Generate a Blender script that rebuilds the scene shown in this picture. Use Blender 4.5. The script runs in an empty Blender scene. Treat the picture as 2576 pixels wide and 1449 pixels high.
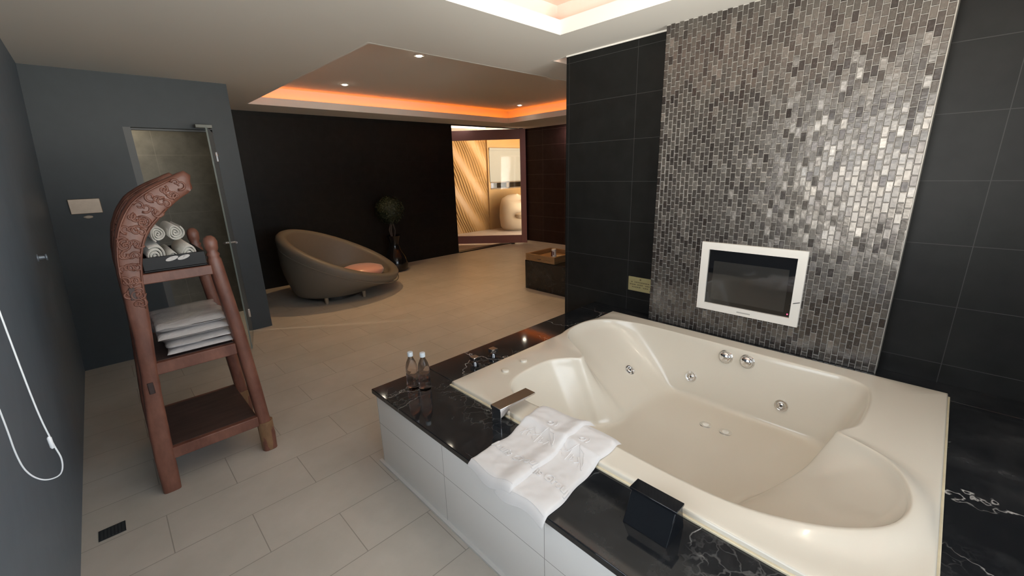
import bpy, bmesh, math, random
from mathutils import Vector, Matrix, noise
C = bpy.context.scene.collection
PI = math.pi
rnd = random.Random(7)

# ------------------------------------------------------------------ helpers
class MB:
    """collects shapes into one mesh"""
    def __init__(s): s.v = []; s.f = []; s.m = []
    def add(s, vs, fs, m=0):
        o = len(s.v); s.v += [tuple(v) for v in vs]
        s.f += [tuple(i + o for i in f) for f in fs]; s.m += [m] * len(fs)
        return s
    def box(s, x0, x1, y0, y1, z0, z1, m=0):
        vs = [(x, y, z) for z in (z0, z1) for y in (y0, y1) for x in (x0, x1)]
        return s.add(vs, [(0,2,3,1),(4,5,7,6),(0,1,5,4),(2,6,7,3),(0,4,6,2),(1,3,7,5)], m)
    def hexa(s, b, t, m=0):
        """b,t: 4 bottom pts ccw, 4 top pts ccw"""
        return s.add(list(b) + list(t), [(3,2,1,0),(4,5,6,7),(0,1,5,4),(1,2,6,5),(2,3,7,6),(3,0,4,7)], m)
    def tube(s, pts, r, n=10, m=0, cap=True, closed=False):
        pts = [Vector(p) for p in pts]; rings = []; N = len(pts)
        rr = r if isinstance(r, (list, tuple)) else [r] * N
        up = None
        for i, p in enumerate(pts):
            a = pts[(i-1) % N] if (closed or i > 0) else p
            b = pts[(i+1) % N] if (closed or i < N-1) else p
            t = (b - a).normalized()
            if up is None:
                up = Vector((0,0,1)) if abs(t.z) < .9 else Vector((1,0,0))
            u = (up - t * up.dot(t)).normalized(); w = t.cross(u); up = u
            rings.append([p + (u*math.cos(k*2*PI/n) + w*math.sin(k*2*PI/n)) * rr[i] for k in range(n)])
        return s.loft(rings, m, cap and not closed, closed)
    def loft(s, rings, m=0, cap=True, closed=False):
        n = len(rings[0]); vs = [p for r in rings for p in r]; fs = []
        R = len(rings)
        for i in range(R if closed else R-1):
            j = (i+1) % R
            for k in range(n):
                l = (k+1) % n
                fs.append((i*n+k, i*n+l, j*n+l, j*n+k))
        if cap and not closed:
            fs.append(tuple(reversed(range(n)))); fs.append(tuple((R-1)*n+k for k in range(n)))
        return s.add(vs, fs, m)
    def lathe(s, prof, c=(0,0,0), n=24, m=0, axis='z', cap=True, M=None):
        rings = []
        for r, z in prof:
            ring = []
            for k in range(n):
                a = k*2*PI/n; v = Vector((r*math.cos(a), r*math.sin(a), z))
                if M is not None: v = M @ v
                ring.append(v + Vector(c))
            rings.append(ring)
        return s.loft(rings, m, cap)
    def build(s, name, mats, parent=None, smooth=False, bevel=0, seg=2, sub=0, angle=40, loc=None, weld=False):
        me = bpy.data.meshes.new(name); me.from_pydata(s.v, [], s.f); me.update()
        bm = bmesh.new(); bm.from_mesh(me)
        if weld: bmesh.ops.remove_doubles(bm, verts=bm.verts, dist=1e-5)
        bmesh.ops.recalc_face_normals(bm, faces=bm.faces); bm.to_mesh(me); bm.free()
        if not isinstance(mats, (list, tuple)): mats = [mats]
        for mt in mats: me.materials.append(mt)
        if len(me.polygons) == len(s.m) and len(mats) > 1: me.polygons.foreach_set('material_index', s.m)
        if smooth:
            me.polygons.foreach_set('use_smooth', [True]*len(me.polygons))
            if angle: me.set_sharp_from_angle(angle=math.radians(angle))
        o = bpy.data.objects.new(name, me); C.objects.link(o)
        if parent:
            o.parent = parent
            me.transform(Matrix.Translation(-abs_loc(parent)))
        if bevel:
            b = o.modifiers.new('bevel', 'BEVEL'); b.width = bevel; b.segments = seg; b.limit_method = 'ANGLE'; b.angle_limit = math.radians(35)
            b.harden_normals = False
            me.polygons.foreach_set('use_smooth', [True]*len(me.polygons)); me.set_sharp_from_angle(angle=math.radians(50))
        if sub:
            b = o.modifiers.new('sub', 'SUBSURF'); b.levels = sub; b.render_levels = sub
        return o
def abs_loc(o):
    v = Vector(o.location)
    while o.parent: o = o.parent; v += Vector(o.location)
    return v
def tag(o, label=None, cat=None, group=None, kind=None):
    if label: o['label'] = label
    if cat: o['category'] = cat
    if group: o['group'] = group
    if kind: o['kind'] = kind
    return o
def thing(name, loc, label, cat, group=None):
    o = bpy.data.objects.new(name, None); C.objects.link(o); o.location = loc; o.empty_display_size = .1
    return tag(o, label, cat, group)
def struct(mb, name, mat, **k): return tag(mb.build(name, mat, **k), kind='structure')
def copy_tree(o, loc=None, parent=None):
    c = o.copy(); C.objects.link(c); c.parent = parent
    if loc is not None: c.location = loc
    for ch in list(o.children): copy_tree(ch, parent=c)
    return c
def smooth_noise(x, y, z=0.0, s=1.0): return noise.noise(Vector((x*s, y*s, z)))

# ------------------------------------------------------------------ node helpers
class NT:
    def __init__(s, name):
        s.mat = bpy.data.materials.new(name); s.mat.use_nodes = True; s.t = s.mat.node_tree; s.n = s.t.nodes; s.l = s.t.links
        s.n.clear(); s.out = s.n.new('ShaderNodeOutputMaterial')
    def new(s, ty, **k):
        nd = s.n.new(ty)
        for a, b in k.items(): setattr(nd, a, b)
        return nd
    def link(s, a, b): s.l.new(a, b)
    def val(s, sock, v):
        if hasattr(v, 'is_linked') or isinstance(v, bpy.types.NodeSocket): s.link(v, sock)
        else: sock.default_value = v
    def math(s, op, a, b=None, c=None):
        m = s.new('ShaderNodeMath', operation=op); s.val(m.inputs[0], a)
        if b is not None: s.val(m.inputs[1], b)
        if c is not None: s.val(m.inputs[2], c)
        return m.outputs[0]
    def pos(s):
        g = s.new('ShaderNodeNewGeometry'); x = s.new('ShaderNodeSeparateXYZ'); s.link(g.outputs['Position'], x.inputs[0])
        return g.outputs['Position'], x.outputs[0], x.outputs[1], x.outputs[2]
    def xyz(s, a, b, c=0.0):
        x = s.new('ShaderNodeCombineXYZ'); s.val(x.inputs[0], a); s.val(x.inputs[1], b); s.val(x.inputs[2], c); return x.outputs[0]
    def mix(s, f, a, b):
        m = s.new('ShaderNodeMix', data_type='RGBA'); s.val(m.inputs[0], f); s.val(m.inputs[6], a); s.val(m.inputs[7], b); return m.outputs[2]
    def noise(s, vec, scale=5, detail=4, rough=.5):
        n = s.new('ShaderNodeTexNoise'); s.link(vec, n.inputs['Vector']); n.inputs['Scale'].default_value = scale
        n.inputs['Detail'].default_value = detail; n.inputs['Roughness'].default_value = rough; return n
    def ramp(s, f, stops):
        r = s.new('ShaderNodeValToRGB'); s.link(f, r.inputs[0]); e = r.color_ramp.elements
        while len(e) < len(stops): e.new(0.5)
        for el, (p, c) in zip(e, stops): el.position = p; el.color = c if len(c) == 4 else (*c, 1)
        return r.outputs[0]
    def bump(s, h, strength=.3, dist=.01):
        b = s.new('ShaderNodeBump'); s.link(h, b.inputs['Height']); b.inputs['Strength'].default_value = strength; b.inputs['Distance'].default_value = dist
        return b.outputs[0]
    def bsdf(s, col=None, rough=.5, metal=0, normal=None, **k):
        b = s.new('ShaderNodeBsdfPrincipled')
        if col is not None: s.val(b.inputs['Base Color'], col if not isinstance(col, tuple) or len(col) == 4 else (*col, 1))
        s.val(b.inputs['Roughness'], rough); s.val(b.inputs['Metallic'], metal)
        if normal is not None: s.link(normal, b.inputs['Normal'])
        for a, v in k.items(): s.val(b.inputs[a.replace('_', ' ')], v)
        s.link(b.outputs[0], s.out.inputs[0]); return b
def simple(name, col, rough=.5, metal=0, nscale=0, nstr=.1, ndist=.002, var=0, **k):
    t = NT(name); nm = None; c = (*col, 1)
    if nscale:
        p = t.pos()[0]; n = t.noise(p, nscale, 5, .6); nm = t.bump(n.outputs[0], nstr, ndist)
        if var:
            n2 = t.noise(p, nscale*.25, 4, .6)
            c = t.mix(n2.outputs[0], tuple(x*(1-var) for x in col) + (1,), tuple(min(1, x*(1+var)) for x in col) + (1,))
    t.bsdf(c, rough, metal, nm, **k); return t.mat
def emit(name, col, st):
    t = NT(name); e = t.new('ShaderNodeEmission'); e.inputs[0].default_value = (*col, 1); e.inputs[1].default_value = st
    t.link(e.outputs[0], t.out.inputs[0]); return t.mat
def brick(t, vec, w, h, mortar, offset=0.0, c1=(.5,.5,.5,1), c2=(.5,.5,.5,1), cm=(.1,.1,.1,1), smooth=.1):
    b = t.new('ShaderNodeTexBrick', offset=offset, offset_frequency=2, squash=1.0); t.link(vec, b.inputs['Vector'])
    b.inputs['Scale'].default_value = 1; b.inputs['Brick Width'].default_value = w; b.inputs['Row Height'].default_value = h
    b.inputs['Mortar Size'].default_value = mortar; b.inputs['Mortar Smooth'].default_value = smooth
    for n_, c in (('Color1', c1), ('Color2', c2), ('Mortar', cm)): t.val(b.inputs[n_], c)
    return b

# ------------------------------------------------------------------ materials
def m_floor():
    t = NT('floor_tile'); p, x, y, z = t.pos()
    v = t.xyz(t.math('ADD', x, .068+6.12), t.math('ADD', y, 6.12))
    cl = t.noise(p, 2.2, 6, .65)
    col = t.ramp(cl.outputs[0], [(.3, (.50,.46,.405)), (.7, (.60,.555,.50))])
    col2 = t.ramp(cl.outputs[0], [(.3, (.47,.44,.39)), (.7, (.57,.53,.475))])
    b = brick(t, v, .612, .306, .0022, .5, c1=col, c2=col2, cm=(.34,.31,.27,1))
    fine = t.noise(p, 60, 4, .6)
    h = t.math('ADD', t.math('MULTIPLY', b.outputs['Fac'], -1.0), t.math('MULTIPLY', fine.outputs[0], .08))
    t.bsdf(b.outputs['Color'], .42, 0, t.bump(h, .35, .002), Specular_IOR_Level=.35); return t.mat
def m_blacktile(axis, off, zoff, base=(.0125,.0125,.012), grout=(.042,.042,.041), name='black_wall_tile', w=.612):
    t = NT(name); p, x, y, z = t.pos()
    v = t.xyz(t.math('ADD', y if axis == 'y' else x, 12.24-off), t.math('ADD', z, 3.06-zoff))
    n = t.noise(p, 9, 5, .6)
    c1 = t.ramp(n.outputs[0], [(.3, tuple(q*.85 for q in base)), (.75, tuple(q*1.25 for q in base))])
    b = brick(t, v, w, .306, .0018, 0, c1=c1, c2=c1, cm=(*grout, 1))
    s = t.new('ShaderNodeMapping'); t.link(p, s.inputs[0]); s.inputs['Scale'].default_value = (3, 3, 160)
    n2 = t.noise(s.outputs[0], 3, 3, .6)
    h = t.math('ADD', t.math('MULTIPLY', b.outputs['Fac'], -1.0), t.math('MULTIPLY', n2.outputs[0], .15))
    t.bsdf(b.outputs['Color'], .42, 0, t.bump(h, .3, .002), Specular_IOR_Level=.16); return t.mat
def m_panel():
    t = NT('white_tile'); p, x, y, z = t.pos()
    v = t.xyz(t.math('ADD', y, 12.24-.794), t.math('ADD', z, 3.06-.262))
    b = brick(t, v, .612, .306, .0012, 0, c1=(.82,.80,.775,1), c2=(.84,.82,.795,1), cm=(.26,.24,.22,1))
    n = t.noise(p, 5, 4, .5); h = t.math('ADD', t.math('MULTIPLY', b.outputs['Fac'], -1.0), t.math('MULTIPLY', n.outputs[0], .3))
    t.bsdf(b.outputs['Color'], .32, 0, t.bump(h, .2, .002)); return t.mat
def m_marble(name='black_marble', veins=1.0, rough=.10):
    t = NT(name); p, x, y, z = t.pos()
    n1 = t.noise(p, 2.6, 5, .6); n1b = t.noise(p, 9, 4, .6)
    d = t.new('ShaderNodeVectorMath', operation='SCALE'); t.link(n1.outputs['Color'], d.inputs[0]); d.inputs['Scale'].default_value = .38
    d2 = t.new('ShaderNodeVectorMath', operation='SCALE'); t.link(n1b.outputs['Color'], d2.inputs[0]); d2.inputs['Scale'].default_value = .035
    a = t.new('ShaderNodeVectorMath', operation='ADD'); t.link(p, a.inputs[0]); t.link(d.outputs[0], a.inputs[1])
    a2 = t.new('ShaderNodeVectorMath', operation='ADD'); t.link(a.outputs[0], a2.inputs[0]); t.link(d2.outputs[0], a2.inputs[1])
    def vein(scale, w0, w1, mscale, m0, m1):
        vo = t.new('ShaderNodeTexVoronoi', feature='DISTANCE_TO_EDGE'); t.link(a2.outputs[0], vo.inputs['Vector']); vo.inputs['Scale'].default_value = scale
        e = t.ramp(vo.outputs['Distance'], [(w0, (1,1,1)), (w1, (0,0,0))])
        m = t.noise(p, mscale, 2, .5); mm = t.ramp(m.outputs[0], [(m0, (0,0,0)), (m1, (1,1,1))])
        return t.math('MULTIPLY', e, mm)
    v1 = vein(1.7, .0, .0045, 1.5, .49, .60); v2 = vein(4.6, .0, .009, 2.6, .57, .68); v3 = vein(13, .0, .05, 2.0, .52, .70)
    cl = t.noise(a2.outputs[0], 5, 8, .7); clm = t.ramp(cl.outputs[0], [(.45, (.010,.011,.013)), (.62, (.022,.023,.025)), (.8, (.06,.06,.062))])
    f = t.math('ADD', t.math('MULTIPLY', v1, .9*veins), t.math('MULTIPLY', v2, .45*veins)); f = t.math('ADD', f, t.math('MULTIPLY', v3, .12*veins))
    f = t.math('MINIMUM', f, 1.0)
    col = t.mix(f, clm, (.62,.60,.57,1))
    t.bsdf(col, rough, 0, None, Specular_IOR_Level=.5); return t.mat
def m_wood(name, c0, c1, scale=(2, 2, 12), rough=.42, bstr=.25):
    t = NT(name); g = t.new('ShaderNodeTexCoord'); mp = t.new('ShaderNodeMapping'); t.link(g.outputs['Object'], mp.inputs[0]); mp.inputs['Scale'].default_value = scale
    n = t.noise(mp.outputs[0], 4, 7, .65); n2 = t.noise(g.outputs['Object'], 3, 3, .5)
    col = t.ramp(n.outputs[0], [(.3, c0), (.68, c1)])
    col = t.mix(t.math('MULTIPLY', n2.outputs[0], .5), col, (*[q*.6 for q in c0], 1))
    t.bsdf(col, rough, 0, t.bump(n.outputs[0], bstr, .003)); return t.mat
def m_cloth(name, col, scale=900, rough=.95, disp=.35):
    t = NT(name); g = t.new('ShaderNodeTexCoord')
    n = t.noise(g.outputs['Object'], scale, 2, .6); n2 = t.noise(g.outputs['Object'], 14, 4, .5)
    h = t.math('ADD', t.math('MULTIPLY', n.outputs[0], .25), n2.outputs[0])
    t.bsdf((*col, 1), rough, 0, t.bump(h, disp, .004), Sheen_Weight=.25, Specular_IOR_Level=.2); return t.mat
def m_glass_thin(name, tint=(.9,.93,.92), haze=0.0, refl=1.0, hazecol=(.8,.7,.55)):
    t = NT(name)
    tr = t.new('ShaderNodeBsdfTransparent'); tr.inputs[0].default_value = (*tint, 1)
    gl = t.new('ShaderNodeBsdfGlossy'); gl.inputs['Roughness'].default_value = .02
    fr = t.new('ShaderNodeFresnel'); fr.inputs[0].default_value = 1.5
    ms = t.new('ShaderNodeMixShader'); t.link(t.math('MULTIPLY', fr.outputs[0], refl), ms.inputs[0]); t.link(tr.outputs[0], ms.inputs[1]); t.link(gl.outputs[0], ms.inputs[2])
    o = ms.outputs[0]
    if haze:
        df = t.new('ShaderNodeBsdfDiffuse'); df.inputs[0].default_value = (*hazecol, 1)
        m2 = t.new('ShaderNodeMixShader'); m2.inputs[0].default_value = haze; t.link(o, m2.inputs[1]); t.link(df.outputs[0], m2.inputs[2]); o = m2.outputs[0]
    t.link(o, t.out.inputs[0]); return t.mat
def m_mosaic():
    t = NT('mosaic_glass_tile'); at = t.new('ShaderNodeAttribute', attribute_name='shade')
    p = t.pos()[0]; n = t.noise(p, 55, 4, .6)
    col = t.ramp(at.outputs['Fac'], [(0, (.055,.046,.042)), (.4, (.105,.093,.083)), (.75, (.145,.13,.115)), (1, (.21,.19,.17))])
    w = t.noise(p, 26, 2, .5)
    t.bsdf(col, t.math('MULTIPLY_ADD', n.outputs[0], .22, .15), .55, t.bump(w.outputs[0], .18, .008), Specular_IOR_Level=.7); return t.mat
def m_relief():
    t = NT('gold_wavy_relief'); p, x, y, z = t.pos()
    # wavy vertical ribs running along a slant
    u = t.math('ADD', x, t.math('MULTIPLY', z, .55))
    w = t.math('SINE', t.math('MULTIPLY_ADD', z, 9.0, t.math('MULTIPLY', x, 6.0)))
    ph = t.math('MULTIPLY_ADD', u, 5.2, 0.0)
    env = t.math('MULTIPLY_ADD', t.math('SINE', t.math('MULTIPLY', ph, 2.0)), .5, .5)
    env = t.math('MULTIPLY_ADD', t.math('SINE', t.math('MULTIPLY', t.math('MULTIPLY_ADD', x, 1.3, z), 6.2)), .5, .5)
    rib = t.math('SINE', t.math('ADD', t.math('MULTIPLY_ADD', x, 78.0, t.math('MULTIPLY', z, 34.0)), t.math('MULTIPLY', w, 1.2)))
    h = t.math('MULTIPLY', rib, env)
    t.bsdf((.36,.19,.055,1), .45, 0, t.bump(h, .9, .03)); return t.mat

M = {}
M['floor'] = m_floor()
M['ceil'] = simple('ceiling_paint', (.78,.75,.70), .9, nscale=30, nstr=.05)
M['bluewall_left'] = simple('slate_blue_side_wall_paint', (.16,.205,.255), .5, nscale=40, nstr=.1, var=.12)  # same wall paint, lightened so the colour carries the light on this side
M['bluewall'] = simple('slate_blue_wall_paint', (.040,.051,.060), .5, nscale=40, nstr=.1, var=.12)  # same wall paint, darkened so the colour carries the shade
M['farwall'] = m_blacktile('x', .45, .27, (.014,.013,.012), (.02,.019,.018), 'black_far_wall_tile')
M['tile_y'] = m_blacktile('y', 1.73, .27)
M['tile_right'] = m_blacktile('y', 6.37, .27, (.030,.018,.017), (.17,.12,.11), 'brown_black_wall_tile')
M['panel'] = m_panel()
M['marble'] = m_marble(rough=.055)
M['marble2'] = m_marble('black_marble_bench', .5, .15)
M['tub'] = simple('cream_acrylic', (.66,.605,.51), .2, nscale=3, nstr=.02, Coat_Weight=.12, Coat_Roughness=.05)
M['caulk'] = simple('yellowed_caulk', (.62,.54,.38), .6, nscale=60, nstr=.5, var=.3)
M['chrome'] = simple('chrome', (.85,.85,.86), .08, 1)
M['chrome_dark'] = simple('jet_shadow', (.03,.03,.03), .4)  # plain near-black for nozzles, crack, pivot and tongs
M['clearknob'] = simple('satin_chrome', (.78,.76,.72), .13, .85)
M['mosaic'] = m_mosaic()
M['grout'] = simple('mosaic_grout', (.55,.52,.48), .8, nscale=200, nstr=.2)
M['steeltrim'] = simple('steel_trim', (.55,.52,.47), .35, .8)
M['white'] = simple('white_plastic', (.80,.77,.71), .45)
M['screen'] = simple('tv_screen', (.006,.006,.007), .03, 0, Specular_IOR_Level=.9)
M['screenlit'] = simple('tv_panel_dark_grey', (.030,.029,.027), .05, 0, Specular_IOR_Level=.8)  # plain dark grey for the display area
M['grey'] = simple('grey_print', (.42,.40,.37), .6)
M['red'] = emit('standby_red', (1,.05,.12), 6)
M['brass'] = simple('brushed_brass', (.44,.39,.20), .45, .45, nscale=120, nstr=.2, var=.15)
M['brassdark'] = simple('engraving', (.12,.10,.045), .6)
M['towel'] = m_cloth('white_terry', (.63,.605,.59))
M['towel2'] = m_cloth('white_roll_terry', (.80,.78,.73), 500, disp=.5)
M['plasticwrap'] = simple('wrapped_cotton', (.66,.63,.62), .28, 0, nscale=35, nstr=.6, ndist=.01, Coat_Weight=.8, Coat_Roughness=.08)
M['wood'] = m_wood('red_brown_wood', (.125,.043,.029), (.30,.128,.085), (3, 3, 1.2))
M['woodraw'] = m_wood('worn_wood', (.16,.085,.045), (.42,.24,.12), (3, 3, 1))
M['woodshelf'] = m_wood('dark_shelf_board', (.05,.028,.024), (.105,.062,.052), (1, 6, 3), .5)
M['lightwood'] = m_wood('tray_wood', (.30,.17,.075), (.47,.29,.14), (1, 2, 8), .45)
M['blacktray'] = simple('black_tray_lacquer', (.010,.0105,.012), .45, Specular_IOR_Level=.25)
M['chair'] = simple('taupe_leather', (.165,.145,.118), .52, nscale=120, nstr=.15, ndist=.002, var=.08)
M['pink'] = simple('pink_satin', (.78,.40,.30), .30, nscale=20, nstr=.15, Sheen_Weight=.4)
M['darkbase'] = simple('dark_plinth', (.012,.012,.012), .4)
M['leaf'] = simple('dark_leaf', (.020,.030,.014), .6, nscale=30, nstr=.2, var=.4)
M['stem'] = simple('grey_brown_trunk', (.06,.05,.042), .7, nscale=40, nstr=.4)
M['pot'] = simple('black_glazed_pot', (.008,.008,.009), .15)
M['purple'] = simple('mauve_door_frame', (.36,.19,.20), .42)
M['doorglass'] = m_glass_thin('tinted_door_glass', (.93,.88,.80), .06, 1.0, (.8,.66,.45))
M['glass'] = m_glass_thin('shower_glass', (.70,.75,.73), .14, 2.0, (.5,.52,.48))
M['glassedge'] = simple('glass_edge', (.30,.34,.31), .15, 0, Transmission_Weight=.3)
M['relief'] = m_relief()
M['gold'] = simple('ochre_wallpaper', (.30,.165,.045), .6, nscale=15, nstr=.3, var=.15)
M['pinkfloor'] = simple('pale_pink_floor', (.50,.41,.34), .35)
M['cream'] = simple('cream_upholstery', (.45,.35,.24), .8, nscale=60, nstr=.2)
M['blind'] = None
M['cup'] = simple('white_paper', (.80,.76,.70), .5)
M['maroon'] = simple('maroon_print', (.13,.03,.03), .5)
M['gray_in'] = m_blacktile('x', .3, .325, (.17,.165,.145), (.26,.25,.22), 'grey_shower_tile', 2.5)
M['jamb'] = simple('grey_jamb', (.14,.145,.145), .5)
M['plate'] = simple('brushed_copper_plate', (.42,.34,.27), .42, .5, nscale=80, nstr=.2, var=.15)
M['lamp_w'] = emit('downlight_lens', (1,.88,.70), 45)
M['tube'] = emit('fluorescent_tube', (1,.90,.78), 3)
M['orange'] = emit('amber_strip', (1,.19,.004), 13)
M['orangeB'] = emit('amber_strip_soft', (1,.13,.01), 6)
M['pinkstrip'] = emit('pink_strip', (1,.62,.45), 4)
M['trimwhite'] = simple('white_ceiling_trim', (.82,.79,.74), .6)
M['frame'] = simple('white_window_frame', (.7,.7,.7), .4)
M['drain'] = simple('drain_grate', (.05,.055,.06), .4, .5)
M['cord'] = simple('white_cord', (.85,.88,.92), .3)
M['black'] = simple('gloss_black_acrylic', (.008,.009,.011), .05)
def m_blind():
    t = NT('roller_blind'); d = t.new('ShaderNodeBsdfDiffuse'); d.inputs[0].default_value = (.26,.25,.22,1)
    tr = t.new('ShaderNodeBsdfTranslucent'); tr.inputs[0].default_value = (.30,.28,.24,1)
    m = t.new('ShaderNodeMixShader'); m.inputs[0].default_value = .04; t.link(d.outputs[0], m.inputs[1]); t.link(tr.outputs[0], m.inputs[2]); t.link(m.outputs[0], t.out.inputs[0]); return t.mat
M['blind'] = m_blind()
def m_bottle():
    t = NT('clear_bottle_plastic'); tr = t.new('ShaderNodeBsdfTransparent'); tr.inputs[0].default_value = (.93,.90,.88,1)
    g = t.new('ShaderNodeBsdfGlass'); g.inputs['IOR'].default_value = 1.33; g.inputs['Roughness'].default_value = .02; g.inputs[0].default_value = (.97,.93,.91,1)
    m = t.new('ShaderNodeMixShader'); m.inputs[0].default_value = .75; t.link(tr.outputs[0], m.inputs[1]); t.link(g.outputs[0], m.inputs[2]); t.link(m.outputs[0], t.out.inputs[0]); return t.mat
M['bottle'] = m_bottle()

# ------------------------------------------------------------------ camera
f_px = 1058.736; Rv = Vector((.7160,-.6976,-.0268)); 
yaw, pitch, roll = .765047963, .272732983, -.0282916932
F = Vector((math.sin(yaw)*math.cos(pitch), math.cos(yaw)*math.cos(pitch), -math.sin(pitch)))
R0 = F.cross(Vector((0,0,1))).normalized(); U0 = R0.cross(F)
Rv = R0*math.cos(roll) + U0*math.sin(roll); Uv = -R0*math.sin(roll) + U0*math.cos(roll)
cam = bpy.data.cameras.new('camera'); co = bpy.data.objects.new('camera', cam); C.objects.link(co)
mw = Matrix((( Rv.x, Uv.x, -F.x, 0), (Rv.y, Uv.y, -F.y, 0), (Rv.z, Uv.z, -F.z, 1.6), (0,0,0,1)))
co.matrix_world = mw
cam.sensor_width = 36; cam.lens = f_px/2576*36; cam.clip_start = .03; cam.clip_end = 60
bpy.context.scene.camera = co

# ------------------------------------------------------------------ setting
H = 2.472
YB = -1.3                 # wall behind the camera
struct(MB().box(-.6, 7.4, YB-.1, 7.0, -.1, 0), 'floor', M['floor'])
# left wall (leans slightly), with a window opening beside the camera
def wl(y0, y1, z0, z1, mb, t=.12):
    xs = lambda z: -.37 + .16*z/H
    mb.hexa([(xs(z0)-t,y0,z0),(xs(z0),y0,z0),(xs(z0),y1,z0),(xs(z0)-t,y1,z0)], [(xs(z1)-t,y0,z1),(xs(z1),y0,z1),(xs(z1),y1,z1),(xs(z1)-t,y1,z1)])
wy0, wy1, wz0, wz1 = -.45, 1.25, .80, 2.2
lw = MB(); wl(YB, wy0, 0, 2.8, lw); wl(wy1, 7.0, 0, 2.8, lw); wl(wy0, wy1, 0, wz0, lw); wl(wy0, wy1, wz1, 2.8, lw)
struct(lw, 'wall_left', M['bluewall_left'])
wf = MB(); t_ = .045
for (a, b, c, d) in ((wy0, wy1, wz0, wz0+t_), (wy0, wy1, wz1-t_, wz1), (wy0, wy0+t_, wz0+t_, wz1-t_), (wy1-t_, wy1, wz0+t_, wz1-t_), (.38, .42, wz0+t_, wz1-t_)):
    wl(a, b, c, d, wf, .10)
wfo = struct(wf, 'window_1', M['frame'])
pg = MB(); pg.hexa([(-.37,wy0,wz0),(-.365,wy0,wz0),(-.365,wy1,wz0),(-.37,wy1,wz0)], [(-.30,wy0,wz1),(-.295,wy0,wz1),(-.295,wy1,wz1),(-.30,wy1,wz1)])
pg.build('window_pane', m_glass_thin('window_glass', (.97,.98,.98)), wfo)
# W partition with the shower doorway
W0, W1 = 5.07, 5.17
ww = MB().box(-.6, .300, W0, W1, 0, 2.8).box(.300, .945, W0, W1, 2.05, 2.8).box(.945, 1.135, W0, W1, 0, 2.8)
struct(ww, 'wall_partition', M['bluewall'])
struct(MB().box(.300, .352, W0+.004, W1+.03, 0, 2.05).box(.300, .945, W1-.02, W1+.03, 2.035, 2.05), 'trim_1', M['jamb'])
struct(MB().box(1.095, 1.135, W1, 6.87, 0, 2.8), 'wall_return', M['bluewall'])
# shower room behind
struct(MB().box(-.5, 1.09, 5.95, 6.0, 0, 2.5).box(-.5, .0, W1, 5.95, 2.44, 2.5).box(0, 1.09, W1, 5.95, 2.44, 2.5), 'wall_shower', M['gray_in'])
# far wall, doorway
struct(MB().box(1.1, 5.12, 6.87, 6.97, 0, 2.8).box(5.12, 7.07, 6.87, 6.97, 2.46, 2.8).box(7.07, 7.3, 6.87, 6.97, 0, 2.8), 'wall_far', M['farwall'])
struct(MB().box(5.12, 7.07, 6.83, 6.98, 0, .018), 'trim_2', simple('black_sill', (.01,.009,.01), .3))
struct(MB().box(7.15, 7.25, .7, 6.9, 0, 2.8), 'wall_bedroom_right', M['tile_right'])
# tub-side wall (two tile fields beside the mosaic) and the wall behind the camera
struct(MB().box(2.96, 3.06, YB, 2.372, 0, H), 'wall_right', M['tile_y'])
struct(MB().box(2.954, 2.966, 1.48, 2.372, H-.010, H), 'trim_3', M['trimwhite'])
bx0, bx1, bz0, bz1 = -.15, 2.3, .75, 2.3  # unseen back window, added to brighten the ceiling, partition and stand
struct(MB().box(-.6, bx0, YB-.1, YB, 0, 2.8).box(bx1, 3.06, YB-.1, YB, 0, 2.8).box(bx0, bx1, YB-.1, YB, 0, bz0).box(bx0, bx1, YB-.1, YB, bz1, 2.8), 'wall_back', simple('back_wall_grey', (.30,.29,.27), .6))
wb = MB()
for a, b, c, d in ((bx0, bx1, bz0, bz0+.05), (bx0, bx1, bz1-.05, bz1), (bx0, bx0+.05, bz0, bz1), (bx1-.05, bx1, bz0, bz1), (1.05, 1.10, bz0, bz1)): wb.box(a, b, YB-.09, YB-.02, c, d)
wbo = struct(wb, 'window_3', M['frame'])
MB().box(bx0, bx1, YB-.06, YB-.055, bz0, bz1).build('window_pane', m_glass_thin('window_glass_back', (.97,.98,.98)), wbo)
struct(MB().box(3.06, 7.2, .7, .8, 0, 2.8), 'wall_bedroom_near', simple('bedroom_wall', (.25,.2,.16), .7))
# ceiling with three trays (holes)
holes = [('A', 1.583, 6.0, 3.01, 6.226), ('B', .55, 2.486, -1.0, 2.05), ('C', 2.99, 4.8, .9, 2.54)]
def ceil_grid():
    xs = sorted({-.6, 7.4} | {h[1] for h in holes} | {h[2] for h in holes}); ys = sorted({YB-.1, 7.0} | {h[3] for h in holes} | {h[4] for h in holes})
    mb = MB()
    for i in range(len(xs)-1):
        for j in range(len(ys)-1):
            cx, cy = (xs[i]+xs[i+1])/2, (ys[j]+ys[j+1])/2
            if any(h[1] < cx < h[2] and h[3] < cy < h[4] for h in holes): continue
            mb.box(xs[i], xs[i+1], ys[j], ys[j+1], H, H+.018)
    return mb
cg = ceil_grid()
SB, ZT = .16, {'A': 2.71, 'B': 2.72, 'C': 2.72}
for n, x0, x1, y0, y1 in holes:
    zt = ZT[n]; L = .09
    for a, b, c, d in ((x0-.02, x0+.001, y0-.02, y1+.02), (x1-.001, x1+.02, y0-.02, y1+.02), (x0, x1, y0-.02, y0+.001), (x0, x1, y1-.001, y1+.02)):
        cg.box(a, b, c, d, H-.0006, H+L)
    X0, X1, Y0, Y1 = x0-SB, x1+SB, y0-SB, y1+SB
    for a, b, c, d in ((X0-.02, X0, Y0, Y1), (X1, X1+.02, Y0, Y1), (X0, X1, Y0-.02, Y0), (X0, X1, Y1, Y1+.02)):
        cg.box(a, b, c, d, H+.018, zt)
    cg.box(X0-.02, X1+.02, Y0-.02, Y1+.02, zt, zt+.02)
struct(cg, 'ceiling', M['ceil'])
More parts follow.
